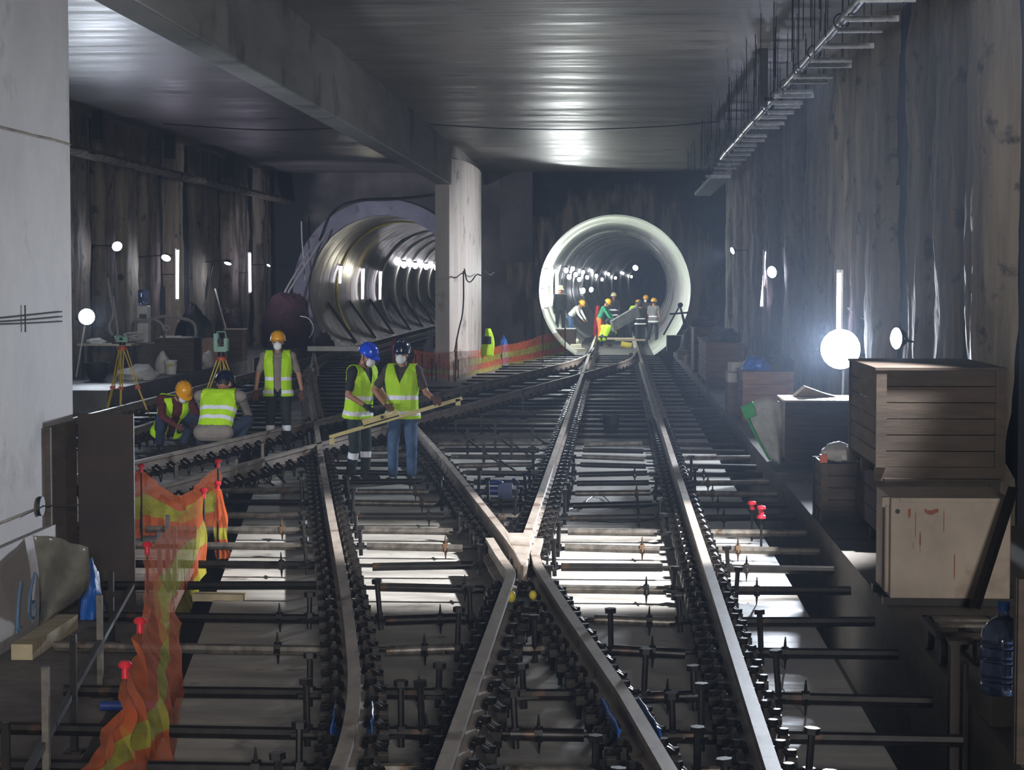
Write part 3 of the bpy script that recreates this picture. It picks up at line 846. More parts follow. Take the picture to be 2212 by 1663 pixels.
    me = voxel(b, vox * .85, 3, 'body')
    mats = [M['skin'], M[glove or 'skin'], M['hair']]
    def bc(p):
        q = HM.transposed() @ (p - hc)
        if q.length < .2 and (q.z > .07 or (q.y > .035 and q.z > -.04)): return 2
        if glove:
            for el, ha, fi in hands:
                if (p - ha).dot(ha - el) > -.012 * (ha - el).length and (p - ha).length < .24: return 1
        return 0
    recolor(me, mats, bc)
    link('body', me, T)
    for s in (-1, 1):
        obj('eye', MB().ell(hc + HM @ V((s * .03, -.088, .008)), (.013, .008, .009), HM, 8), M['cable'], T)
    # ---- shirt
    m = MB(); torso(m, .024)
    for q in 'RL':
        sh, el, ha = J['sh' + q], J['el' + q], J['ha' + q]
        if sleeve == 'short': m.cap(sh, sh.lerp(el, .72), .068, .058)
        elif sleeve == 'long': m.cap(sh, el, .066, .054); m.cap(el, el.lerp(ha, .93), .054, .040)
    if shirt_tail:
        m.cap(tl(-.12, -.06, -.03), tl(.12, -.06, -.03), .12, .12)
    me = voxel(m, vox, 4, 'shirt')
    cull(me, lambda p: (p - J['neck']).dot(up) > .035 and abs((p - J['neck']).dot(rt)) < .12)
    recolor(me, [M[top]], lambda p: 0)
    o = link('shirt', me, T)
    # ---- trousers
    m = MB()
    m.cap(tl(-.07, -.02, 0), tl(.07, -.02, 0), .125, .125); m.cap(tl(-.07, .06, 0), tl(.07, .06, 0), .112, .112)
    for q in 'RL':
        hp, kn, an = J['hip' + q], J['kn' + q], J['an' + q]
        m.cap(hp, kn, .102, .075); m.cap(kn, kn.lerp(an, .9), .074, .064)
    me = voxel(m, vox, 4, 'trousers')
    def lc(p):
        if not legband: return 0
        for q in 'RL':
            t, d = seg(p, J['kn' + q], J['an' + q])
            if d < .12 and .26 < t < .46: return 1
        return 0
    recolor(me, [M[legs], M['refl']], lc); link('trousers', me, T)
    # ---- boots
    for q in 'RL':
        m = MB(); an, to = J['an' + q], J['to' + q]
        m.cap(an + V((0, 0, .05)), an - V((0, 0, .035)), .055, .05); m.cap(an - V((0, 0, .04)), to, .05, .042)
        dd = (to - an); dd.z = 0
        m.cap(an - dd * .25 - V((0, 0, .05)), an - V((0, 0, .05)), .04, .045)
        me = voxel(m, vox, 2, 'boot'); recolor(me, [M[boot]], lambda p: 0); link('boot', me, T)
    # ---- vest
    if vest:
        m = MB(); torso(m, .047)
        m.cap(tl(-.10, -.10, 0), tl(.10, -.10, 0), .14, .14)
        me = voxel(m, vox, 4, 'vest')
        vb = .12
        def vc(p):
            q = p - J['pel']; u, v, w_ = q.dot(rt), q.dot(up), q.dot(fw)
            if v < hem: return True
            if v > HL * .55 and abs(u) > .225 - .03 * (v - HL * .55) / .2: return True
            if (p - J['neck']).dot(up) > .01 and abs(u) < .075: return True
            if (p - J['neck']).dot(up) > .055: return True
            if w_ > .0:
                if vestkind == 'closed' and v > HL * .62 and abs(u) < (v - HL * .62) * .42: return True
                if vestkind == 'open' and abs(u) < .062 + .02 * max(0, v - .3): return True
            return False
        cull(me, vc)
        def vm(p):
            v = (p - J['pel']).dot(up)
            if bands and any(a < v < b_ for a, b_ in bandv): return 1
            return 0
        recolor(me, [M[vest], M['refl']], vm)
        o = link('safety_vest', me, T)
        s = o.modifiers.new('solid', 'SOLIDIFY'); s.thickness = .005
    # ---- helmet and mask
    if helmet:
        prof = [(.124, -.012), (.124, 0), (.121, .03), (.112, .07), (.092, .105), (.06, .128), (.03, .137), (0, .139)]
        m = MB(); S = HM @ Matrix.Diagonal(V((.92, 1.12, 1)))
        m.lathe(prof, hc + HM @ V((0, .008, .045)), 24, S)
        # peak and ridges
        pk = []
        n = 16
        for i in range(n + 1):
            a = PI + PI * i / n
            c_, s_ = math.cos(a), math.sin(a)
            ext = .05 * max(0, -s_) ** .6
            pk += [hc + HM @ V((.114 * c_, .008 + .137 * s_, .05)), hc + HM @ V(((.116 + ext * .35) * c_, .008 + (.139 + ext) * s_, .034)), hc + HM @ V(((.116 + ext * .35) * c_, .008 + (.139 + ext) * s_, .028)), hc + HM @ V((.112 * c_, .008 + .135 * s_, .036))]
        fs = [(i * 4 + j, i * 4 + (j + 1) % 4, i * 4 + 4 + (j + 1) % 4, i * 4 + 4 + j) for i in range(n) for j in range(4)]
        m.add(pk, fs)
        for x in (-.03, 0, .03):
            m.tube([hc + HM @ V((x, -.118 + .008 + abs(x) * .3, .10)), hc + HM @ V((x, -.06, .168)), hc + HM @ V((x, .02, .184)), hc + HM @ V((x, .1, .15))], .008, 6)
        obj('helmet', m, M[helmet], T)
        m = MB()
        for s in (-1, 1): m.tube([hc + HM @ V((s * .1, .0, .05)), hc + HM @ V((s * .09, -.02, -.04)), hc + HM @ V((s * .03, -.06, -.12))], .006, 5)
        obj('chin_strap', m, M['cable'], T)
    if hood:
        m = MB().ell(hc + HM @ V((0, .02, .02)), (.115, .125, .14), HM); obj('hood', m, M[hood], T)
    if mask:
        Mk = HM @ Matrix.Rotation(PI / 2, 3, 'X') @ Matrix.Diagonal(V((1, 1.12, 1)))
        m = MB().lathe([(.062, -.01), (.064, .0), (.06, .022), (.046, .042), (.026, .054), (0, .058)], hc + HM @ V((0, -.066, -.048)), 18, Mk)
        o = obj('dust_mask', m, M['mask'], T)
        m = MB()
        for s in (-1, 1): m.tube([hc + HM @ V((s * .055, -.075, -.03)), hc + HM @ V((s * .083, -.02, -.0)), hc + HM @ V((s * .08, .05, .01))], .004, 5)
        obj('mask_strap', m, M['mask'], o)
    return T
gA = G(870, 1043, 0)
person('person in lime vest, jeans, navy helmet and white mask facing us, holding the long level', gA, -.12, STAND,
    dict(elR=(-.36, -.04, 1.19), haR=(-.17, -.20, 1.0), fiR=(-.07, -.235, .945), elL=(.32, -.05, 1.16), haL=(.44, -.22, 1.10), fiL=(.53, -.25, 1.06), look=(-.05, -1, -.1),
         anR=(-.13, .01, .09), anL=(.11, .03, .09), knL=(.12, -.02, .49)),
    'tee_br', 'jeans', 'lime', 'navy_h', glove='glove_r', vox=.0095)
gB = G(775, 1040, 0)
person('person in lime vest and bright blue helmet seen from the side, reaching towards the level', gB, 1.05, STAND,
    dict(neck=(0, -.06, 1.46), head=(0, -.15, 1.61), look=(0, -.9, -.42), shR=(-.18, -.05, 1.41), shL=(.18, -.07, 1.41), elR=(-.27, -.04, 1.13), haR=(-.2, -.25, 1.0), fiR=(-.15, -.35, .92),
         elL=(.22, -.2, 1.15), haL=(.12, -.4, 1.02), fiL=(.08, -.48, .96), anR=(-.1, .06, .09), toR=(-.12, -.1, .04), anL=(.1, -.03, .09), toL=(.13, -.2, .04)),
    'tee_b', 'teal', 'lime', 'blue_h', glove='glove_k', legband=True, vox=.0095)
gC = G(602, 972, 0)
person('person in open lime vest and orange helmet standing with arms at the sides', gC, .08, STAND,
    dict(shR=(-.2, .01, 1.43), shL=(.2, .01, 1.43), elR=(-.31, .03, 1.15), haR=(-.34, -.02, .90), fiR=(-.34, -.04, .80), elL=(.31, .03, 1.15), haL=(.36, -.02, .90), fiL=(.36, -.04, .80)),
    'tee_g', 'work', 'lime', 'yel_h', glove='glove_r', legband=True, vestkind='open', vox=.0105, sleeve='short')
gD = G(372, 972, 0)
person('person squatting in lime vest over a maroon jumper, orange helmet bowed, left of the pair', gD, .55, SQUAT,
    dict(head=(.06, -.29, .84), look=(.1, -.72, -.7), neck=(0, -.18, .74)), 'maroon', 'djeans', 'lime', 'yel_h', glove='glove_r', vestkind='open', vox=.0105, sleeve='long', bands=False, scale=(1.1, 1.1, 1.05))
gE = G(470, 985, 0)
person('person squatting with back turned, lime vest with two white bands, dark blue helmet', gE, PI - .15, SQUAT,
    dict(pel=(0, .1, .36), neck=(0, -.16, .83), head=(0, -.30, .93), look=(-.15, -.85, -.45), shR=(-.24, -.12, .78), shL=(.24, -.12, .78), knR=(-.3, -.22, .46), knL=(.3, -.22, .46)), 'tee_g', 'djeans', 'lime', 'navy_h', glove='glove_k', mask=False, vox=.0105, sleeve='long', shirt_tail=.1, scale=(1.28, 1.1, 1.12), bandv=((.10, .155), (.235, .29)), hem=.0)
# workers in the right tunnel
def tw(px, Y, z, **k):
    p = P(px, 700, Y); return V((p.x, Y, z))
BEND = dict(STAND); BEND.update(neck=(0, -.36, 1.30), head=(0, -.47, 1.40), shR=(-.18, -.33, 1.26), shL=(.18, -.33, 1.26), elR=(-.22, -.45, 1.0), elL=(.22, -.45, 1.0), haR=(-.16, -.6, .8), haL=(.16, -.6, .8), fiR=(-.14, -.66, .72), fiL=(.14, -.66, .72), look=(0, -.8, -.6))
FV = .022
person('person in dark clothes standing left in the tunnel mouth against the tube lamps', tw(1210, 76, .55), .3, STAND, {}, 'tee_b', 'work', None, 'wht_h', mask=False, glove='glove_k', vox=FV, sleeve='long')
person('person in pale clothes bending beside the tube lamps, yellow helmet', tw(1232, 80, .2), 1.2, BEND, {}, 'white', 'jeans', None, 'yel_h', mask=False, vox=FV, sleeve='long')
person('person in green jacket and orange trousers bending at the left of the tunnel group', tw(1296, 79, .1), 1.3, BEND, dict(neck=(0, -.2, 1.42), head=(0, -.3, 1.56), shR=(-.18, -.18, 1.38), shL=(.18, -.18, 1.38)), 'green_j', 'orange_t', None, 'yel_h', mask=False, vox=FV, sleeve='long')
person('person in dark striped jacket and pale helmet, rearmost of the tunnel group', tw(1326, 82, .25), -.5, STAND, dict(haR=(-.1, -.25, 1.0), fiR=(-.05, -.33, .95)), 'brown_c', 'dred', 'tee_b', 'wht_h', mask=False, vox=FV, sleeve='long')
person('person in glowing lime shirt with orange helmet bending in the middle of the tunnel', tw(1358, 80, .15), 2.0, BEND, dict(neck=(0, -.25, 1.36), head=(0, -.4, 1.46), shR=(-.18, -.22, 1.32), shL=(.18, -.22, 1.32)), 'lime', 'work', None, 'yel_h', mask=False, vox=FV, sleeve='long')
person('person in black hooded jacket with two pale bands seen from behind in the tunnel', tw(1383, 77, 0), PI + .2, STAND, {}, 'tee_b', 'work', 'tee_b', None, hood='tee_b', mask=False, glove='glove_k', vox=FV, sleeve='long')
person('person with orange helmet and white mask looking over the black hooded jacket', tw(1395, 81, .15), -.2, STAND, {}, 'tee_br', 'work', None, 'yel_h', mask=True, vox=FV, sleeve='long')
person('person in grey green vest with orange helmet, rightmost of the tunnel group', tw(1412, 79, .05), PI - .5, STAND, dict(anL=(.28, .1, .09), toL=(.34, -.06, .04), knL=(.2, -.05, .5)), 'tee_g', 'work', 'grey_c', 'yel_h', mask=False, vox=FV, sleeve='short')
person('person in lime jacket crouching on the rails in front of the tunnel group', tw(1307, 76, .05), PI - .5, SQUAT, {}, 'lime', 'work', None, None, hood='tee_b', mask=False, vox=FV, sleeve='long')
# ================================================================== things
PZ = .2          # right platform level
def crate(label, a, b, m='wood', n=4, lid=None, grp=None, cat='crate', open_top=False, name='wooden_crate', feet=0):
    a, b = V(a), V(b)
    base = V(((a.x + b.x) / 2, (a.y + b.y) / 2, a.z))
    t = thing(name, label, cat, base, 0, grp)
    sx, sy, sz = b - a
    z0 = feet
    hx, hy = sx / 2, sy / 2
    pw = min(.09, sx * .16)
    def panel(fixed, axis, ln):
        mb = MB(); h = (sz - z0) / n
        for k in range(n):
            c = V((0, 0, z0 + h * (k + .5))); s = V((0, 0, h - .008))
            c[axis] = 0; s[axis] = ln - .01
            o_ = 1 - axis; c[o_] = fixed; s[o_] = .02
            mb.box(c, s)
        return mb
    obj('front_panel', panel(-hy + .03, 0, sx), M[m], t, smooth=False)
    obj('back_panel', panel(hy - .03, 0, sx), M[m], t, smooth=False)
    obj('side_panel', panel(-hx + .03, 1, sy), M[m], t, smooth=False)
    obj('side_panel', panel(hx - .03, 1, sy), M[m], t, smooth=False)
    for x in (-1, 1):
        for y in (-1, 1):
            obj('corner_post', MB().box((x * (hx - pw / 2), y * (hy - .0125), z0 + (sz - z0) / 2), (pw, .035, sz - z0)), M[m], t, smooth=False)
    obj('base_board', MB().box((0, 0, z0 + .03), (sx - .09, sy - .09, .03)), M[m], t, smooth=False)
    if not open_top: obj('lid', MB().box((0, 0, sz + .012), (sx + .02, sy + .02, .024)), M[lid or m], t, smooth=False)
    if feet:
        for y in (-1, 0, 1): obj('bearer', MB().box((0, y * (hy - .06), feet / 2), (sx, .09, feet)), M[m], t, smooth=False)
    return t
def lump(name, c, r, m, label, cat, seed=0, amp=.25, grp=None, fl=.35):
    mb = MB(); c = V(c); n = 18
    def f(u, v):
        a = 2 * PI * u; b = PI * (v - .5)
        d = V((math.cos(a) * math.cos(b), math.sin(a) * math.cos(b), math.sin(b)))
        k = 1 + amp * noise.noise(d * 1.7 + V((seed, 1.3, 2))) + amp * .5 * noise.noise(d * 4.3 + V((seed, 5, 2)))
        q = V((d.x * r[0] * k, d.y * r[1] * k, d.z * r[2] * k))
        q.z = max(q.z, -r[2] * fl)
        return c + q + V((0, 0, r[2] * fl))
    mb.grid(f, n + 6, n)
    return one(name, mb, M[m], label, cat, grp, base=c)
# ---------------------------------------------------------------- the white cabinet
t = thing('metal_cabinet', 'dirty white metal cabinet with rust streaks on the right platform', 'cabinet', (2.45, 15.0, PZ))
bevel(obj('body', MB().box((0, 0, .43), (.87, .8, .74)), M['cab'], t, smooth=False), .008)
obj('lid_flange', MB().box((-.02, -.405, .785), (.7, .02, .03)), M['cab'], t, smooth=False)
obj('skid', MB().box((0, -.3, .03), (.95, .1, .06)).box((0, .3, .03), (.95, .1, .06)), M['black'], t, smooth=False)
obj('lock_hole', MB().cyl((-.385, -.404, .70), (-.385, -.39, .70), .018), M['cable'], t)
for x, z, w_, h in ((-.255, .6, .010, .2), (-.05, .63, .010, .17), (-.27, .45, .006, .05), (-.22, .43, .007, .09), (-.14, .70, .17, .035), (-.3, .69, .035, .07), (-.22, .5, .018, .1), (.03, .3, .014, .2)):
    pl = [(x + (u - .5) * w_ * (.6 + .5 * math.sin(PI * u)), -.4015, z + s_ * h / 2 * (1 - .35 * abs(2 * u - 1)) + .01 * math.sin(9 * u + x * 40)) for s_, us in ((1, [k / 6 for k in range(7)]), (-1, [1 - k / 6 for k in range(7)])) for u in us]
    obj('rust_streak', MB().ext(pl, (0, 0, 0), (0, .004, 0)), M['rustpaint'], t, smooth=False)
mb = MB().cyl((-.45, -.33, .1), (-.45, -.33, .74), .02).cyl((-.45, -.2, .1), (-.45, -.2, .7), .02).box((-.46, -.3, .76), (.06, .08, .07))
obj('side_pipe', mb, M['cab'], t)
# ---------------------------------------------------------------- crates
crate('biggest wooden crate, stacked high behind the dirty white cabinet', (2.28, 17.5, .83), (3.4, 19.55, 1.8), 'wood', 6, feet=.12)
crate('low dark crate supporting the biggest crate', (2.36, 17.45, PZ), (3.35, 19.5, .83), 'plate', 3, feet=.1)
tc = crate('small open crate piled with white foam beside the biggest crate', (2.03, 19.66, PZ), (2.46, 20.5, .78), 'wood', 4, open_top=True, feet=.1)
lump('foam_pile', (2.24, 20.05, .79), (.17, .32, .13), 'sack', 'brightly lit white foam pile on the small open crate', 'foam', 3)
one('packing_box', MB().box((2.06, 19.74, .825), (.07, .07, .08)), M['ored'], 'little orange box on the left corner of the small open crate', 'box')
crate('wooden crate with a glaring white lit lid under the floodlight', (2.17, 25.5, PZ), (3.25, 26.65, 1.03), 'wood', 5, lid='woodl', feet=.08)  # paler lid colour stands in for the floodlight falling on it
mb = MB().ext([(2.35, 26.2, 1.06), (2.9, 26.2, 1.06), (2.75, 26.2, 1.10), (2.5, 26.2, 1.19)], (0, 0, 0), (0, .35, 0))
one('cardboard_flap', mb, M['card'], 'folded cardboard lying on the crate with the glaring lid', 'cardboard', smooth=False)
def tarpf(u, v):
    lx_ = 1.69 + .34 * v ** 1.25
    x = lx_ + (2.155 - lx_) * u
    z = (.93 + .07 * u) * (1 - v) + .24 * v + .1 * math.sin(PI * u) * (1 - v)
    return V((x, 26.0 - .3 * u - .18 * math.sin(PI * u) * (.4 + v) + .04 * noise.noise(V((u * 4, v * 4, 1))), z))
mb = MB().grid(tarpf, 14, 16)
tp = one('tarpaulin', mb, M['tarp'], 'white tarpaulin with green edge draped off the crate beside the track', 'tarpaulin')
sd = tp.modifiers.new('s', 'SOLIDIFY'); sd.thickness = .006
W('green_edge', MB().tube([tarpf(0, k / 12) + V((-.01, -.012, 0)) for k in range(13)], .016, 6), M['green'], tp, 'green edge')
mb = MB().grid(lambda u, v: tarpf(u * .2, v * .24) + V((-.05 * (1 - u), -.03, .01)), 6, 6)
o = W('green_patch', mb, M['green'], tp, 'green corner patch'); s_ = o.modifiers.new('s', 'SOLIDIFY'); s_.thickness = .006
crate('dark crate topped with blue and black bags, left of the floodlight', (2.15, 33.6, PZ), (3.0, 35.2, 1.02), 'woodr', 4, feet=.08)
crate('small dark crate carrying the white blocks', (2.02, 35.5, PZ), (2.42, 36.6, .74), 'woodr', 3)
for k, (x, y, z, a) in enumerate(((2.1, 35.65, .765, .1), (2.31, 35.7, .765, -.1), (2.12, 36.05, .765, .2), (2.34, 36.1, .765, 0), (2.15, 35.8, .945, .3), (2.3, 36.0, .945, -.25), (2.32, 35.72, .945, .5))):
    mb = MB().box((x, y, z + .085), (.2, .24, .17), rz=a)
    bevel(one('stone_block', mb, M['stone'], 'pale block in the bright pile beside the track, left of the dark crates', 'block', 'pale blocks piled on the small dark crate', smooth=False), .008)
lump('blue_bag', (2.4, 34.2, 1.05), (.25, .3, .17), 'blue', 'blue plastic bag on the dark crate next to the pale blocks', 'bag', 5)
lump('black_bag', (2.8, 34.4, 1.05), (.28, .35, .2), 'cable', 'black bag lying right of the blue bag', 'bag', 9)
crate('long slatted crate on the right platform, farther than the pale blocks', (2.03, 44.5, PZ), (2.88, 49.2, 1.16), 'woodr', 7, feet=.08)
crate('red-brown crate next to the tunnel end of the platform', (2.03, 51.5, PZ), (2.75, 54, 1.33), 'woodr', 5)
crate('crate in shadow beside the wall, farthest down the right platform', (2.75, 55.5, PZ), (3.2, 57.5, .95), 'woodr', 4)
mb = MB().ext([(2.9, 43.2, .62), (3.55, 43.2, .22), (3.55, 43.2, .26), (2.9, 43.2, 1.1)], (0, 0, 0), (0, .08, 0))
one('leaning_board', mb, M['grey_c'], 'grey board leaning in front of the right wall piles past the slatted crate', 'board', smooth=False)
lump('clothes_heap', (2.3, 52.4, 1.36), (.3, .5, .2), 'brown_c', 'brown clothes heap on the red-brown crate', 'clothes', 11)
lump('clothes_heap', (2.45, 46.2, 1.19), (.3, .6, .22), 'grey_c', 'grey clothes heap on the long slatted crate', 'clothes', 12)
lump('black_bag', (2.62, 45.2, 1.19), (.22, .4, .22), 'cable', 'black sack on the near end of the long slatted crate', 'bag', 13)
lump('clothes_heap', (3.0, 50.2, PZ), (.35, .6, .75), 'dred', 'dark red cloth pile between the slatted crate and the wall', 'clothes', 14, fl=.2)
for k, (px, py, Y, s) in enumerate(((1480, 765, 60, .28), (1484, 782, 57, .22), (1478, 752, 62, .2))):
    p = P(px, py, Y)
    mb = MB().box((2.12 + .12 * (k - 1), Y, PZ + s / 2), (s, .4, s), rz=.2 * k)
    one('pale_box', mb, M['woodl'], ['pale box at the far edge of the right platform, largest of three', 'pale box at the far edge of the platform, nearest to us', 'small pale box farthest along the platform edge'][k], 'box', smooth=False)
# tripod stand and bundle at the tunnel mouth
t = thing('black_tripod', 'black tripod with crossbar standing right of the tunnel workers', 'tripod', (2.16, 66.4, PZ))
for a, b in (((0, 0, 1.55), (-.55, .1, .55)), ((0, 0, 1.5), (.22, -.1, .5)), ((0, 0, 1.5), (.3, .3, .5))): obj('leg', MB().cyl(a, b, .03, n=6), M['cable'], t)
obj('crossbar', MB().cyl((-.35, 0, 1.25), (.3, 0, 1.3), .035, n=6), M['cable'], t)
obj('head', MB().ell((0, 0, 1.55), .09), M['cable'], t)
obj('stand', MB().box((0, 0, .27), (.9, .8, .54)), M['plate'], t, smooth=False)
lump('grey_bundle', (2.5, 65.2, PZ), (.4, .5, .75), 'grey_c', 'grey wrapped bundle beside the black tripod', 'bundle', 21, fl=.15)
# ---------------------------------------------------------------- right foreground
t = thing('water_bottle', 'big blue water bottle standing on a block at the lower right', 'bottle', (2.09, 10.75, .37))
prof = [(.0, 0), (.112, 0), (.12, .015), (.12, .06), (.112, .07), (.12, .08), (.12, .16), (.112, .17), (.12, .18), (.12, .24), (.112, .25), (.12, .26), (.12, .3), (.112, .34), (.07, .39), (.032, .415), (.03, .45)]
obj('bottle_body', MB().lathe(prof, n=28), M['glass'], t)
obj('cap', MB().lathe([(.0, .445), (.034, .445), (.034, .49), (.0, .49)], n=18), M['blue'], t, 'pale blue cap')
o = one('concrete_block', MB().box((2.11, 10.78, PZ + .085), (.22, .3, .17)), M['plat'], 'rough concrete block under the big blue bottle', 'block', smooth=False); bevel(o, .012)
t = thing('formwork_timber', 'brown formwork panel standing at the lower right edge', 'panel', (2.1, 9.9, PZ))
obj('board', MB().box((0, 0, .46), (.24, .06, .92)), M['wood'], t, smooth=False)
obj('batten', MB().box((-.09, -.045, .46), (.05, .04, .92)), M['wood'], t, smooth=False)
one('steel_strut', MB().bar((2.57, 14.25, PZ + .05), (2.86, 14.4, 1.1), .07, .04), M['black'], 'dark steel bar leaning across the dirty white cabinet', 'bar', smooth=False)
t = thing('hand_cart', 'rusty hand cart below the dirty white cabinet', 'cart', (2.2, 12.6, PZ))
mb = MB()
for y in (-.3, .3): mb.box((0, y, .2), (.42, .04, .04))
for x in (-.2, 0, .2): mb.box((x, 0, .2), (.04, .62, .04))
obj('frame', mb, M['plate'], t, smooth=False)
obj('tread', MB().box((0, -.1, .232), (.34, .1, .02)).box((0, .1, .232), (.34, .1, .02)), M['galv'], t, smooth=False)
for x in (-.17, .05):
    obj('wheel', MB().lathe([(.03, -.02), (.09, -.022), (.1, 0), (.09, .022), (.03, .02)], (x, -.26, .1), 18, Matrix.Rotation(PI / 2, 3, 'Y')), M['cable'], t)
for x in (-.17, .05):
    obj('wheel', MB().lathe([(.03, -.02), (.09, -.022), (.1, 0), (.09, .022), (.03, .02)], (x, .26, .1), 18, Matrix.Rotation(PI / 2, 3, 'Y')), M['cable'], t)
t = thing('steel_post', 'dark paired steel post rising from the trench at lower right', 'post', (1.94, 11.2, -.8))
obj('channel', MB().box((-.035, 0, .68), (.05, .1, 1.36)).box((.03, .02, .62), (.03, .08, 1.24)), M['plate'], t, smooth=False)
obj('top_plate', MB().box((0, 0, 1.365), (.14, .12, .02)), M['plate'], t, smooth=False)
for px, py, hh, lab in ((1644, 1190, .40, 'right one of the two short stakes with red caps beside the outer rail'), (1624, 1168, .36, 'left one of the two short stakes with red caps beside the outer rail')):
    g = G(px, py, 0)
    t = thing('capped_stake', lab, 'stake', g)
    obj('rod', MB().cyl((0, 0, 0), (0, 0, hh), .012), M['black'], t)
    mb = MB().lathe([(.0, hh - .05), (.026, hh - .05), (.026, hh), (.045, hh + .005), (.04, hh + .03), (.0, hh + .04)], n=14)
    if hh > .38: mb.lathe([(.026, hh - .09), (.045, hh - .085), (.04, hh - .06), (.02, hh - .05)], n=14)
    obj('cap', mb, M['red'], t, 'red mushroom cap')
g = G(1320, 935, 0)
t = thing('black_tub', 'black tub standing between the right track rails', 'tub', g)
obj('tub', MB().lathe([(.0, .0), (.12, 0), (.15, .28), (.165, .29), (.165, .31), (.13, .31), (.1, .03), (0, .03)], n=18), M['cable'], t)
obj('handle', MB().tube([(-.16, 0, .3), (-.19, 0, .25), (-.15, 0, .2)], .01).tube([(.16, 0, .3), (.19, 0, .25), (.15, 0, .2)], .01), M['cable'], t)
g = G(1082, 1098, 0)
t = thing('rail_machine', 'blue painted rail machine between the rails behind the crossing', 'machine', g)
obj('motor', MB().box((.05, 0, .2), (.16, .14, .16)).cyl((-.18, 0, .2), (.0, 0, .2), .05), M['blue_d'], t)
obj('cover', MB().ell((-.1, 0, .3), (.13, .08, .03)), M['blue_d'], t)
obj('base', MB().box((0, 0, .06), (.4, .2, .12)), M['black'], t, smooth=False)
obj('handle', MB().tube([(.16, 0, .12), (.2, 0, .3), (.15, 0, .34), (.1, 0, .3)], .012), M['blue_d'], t)
pts = [G(px, py, .02) for px, py in ((1222, 1102), (1240, 1097), (1256, 1099), (1268, 1080), (1285, 1068), (1305, 1072), (1322, 1090), (1345, 1098), (1390, 1096), (1425, 1090))]
one('loose_cable', MB().tube(pts, .008, 6), M['cable'], 'thin black cable looping on the slab right of the crossing', 'cable')
pts = [G(px, py, .02) for px, py in ((1270, 1126), (1330, 1128), (1390, 1126), (1420, 1118), (1440, 1105), (1446, 1098))]
one('loose_cable', MB().tube(pts, .007, 6), M['cable'], 'thin dark cable lying along the slab near the outer rail', 'cable')
# bracing frames between the rails
fr = [(1130, 905, .42, 'first tall thin post beside the far crossover rails'), (1010, 985, .4, 'post with brace just right of the worker in jeans'), (1070, 975, .42, 'middle braced post behind the crossing'), (1105, 990, .36, 'braced post nearest to the right track, behind the crossing'), (1045, 1010, .34, 'low braced post close behind the diagonal rail'),
      (1080, 1030, .36, 'braced post directly behind the blue rail machine'), (1150, 968, .33, 'small braced post against the left rail of the right track'), (985, 955, .36, 'braced post beside the diagonal rail head, farther back'), (1040, 940, .32, 'far short post in the middle of the bracing frames'),
      (512, 1066, .42, 'thin post crossing the rail behind the orange net, the right one'), (568, 1046, .52, 'tall post in front of the standing worker with orange helmet'), (382, 1087, .44, 'thin post just behind the sag of the orange net'), (544, 1052, .3, 'short post between the two thin posts left of the curved rail')]
for k, (px, py, hh, lab) in enumerate(fr):
    g = G(px, py, 0)
    t = thing('brace_post', lab, 'post', g, 0, 'bracing posts around the crossing')
    obj('upright', MB().box((0, 0, hh / 2), (.035, .035, hh)), M['galv' if k > 8 else 'pipe'], t, smooth=False)
    obj('brace', MB().bar((.0, 0, hh * .6), (.3, -.1, .03), .03, .02), M['pipe'], t, smooth=False)
    obj('foot', MB().box((0, 0, .012), (.12, .1, .02)), M['pipe'], t, smooth=False)
# horizontal rails of these frames
for k, (a, b, py) in enumerate(((920, 1150, 945), (990, 1185, 985), (1000, 1170, 1020))):
    p, q = G(a, py, .22), G(b, py, .22)
    o = one('frame_bar', MB().bar(p, q, .04, .04), M['pipe'], ['farthest dark bar lying across the bracing posts', 'middle dark bar lying across the bracing posts', 'nearest dark bar lying across the bracing posts'][k], 'bar', smooth=False)
# the long level the two men hold
a, b = P(712, 944, 24.93), P(998, 860, 24.93)
t = thing('track_level', 'long pale yellow track level held by the two workers', 'level', (a + b) / 2)
d = (b - a).normalized(); n_ = V((0, -1, 0)); u_ = d.cross(n_).normalized()
if u_.z < 0: u_ = -u_
W('beam', MB().bar(a, b, .05, .045), M['level'], t, smooth=False)
c0 = a.lerp(b, .26) + u_ * .05; c1 = a.lerp(b, .53) + u_ * .05
W('instrument_case', MB().bar(c0, c1, .05, .085), M['level'], t, smooth=False)
W('dial', MB().cyl(a.lerp(b, .41) + u_ * .055 - V((0, .02, 0)), a.lerp(b, .41) + u_ * .055 - V((0, .045, 0)), .022), M['cable'], t)
W('display', MB().bar(a.lerp(b, .445) + u_ * .07 - V((0, .028, 0)), a.lerp(b, .49) + u_ * .07 - V((0, .028, 0)), .004, .014), M['white'], t, smooth=False)
W('end_clamp', MB().box(a + V((.03, 0, -.05)), (.06, .05, .08)), M['level'], t, smooth=False)
W('end_clamp', MB().box(b + V((-.05, 0, -.05)), (.06, .05, .08)), M['level'], t, smooth=False)
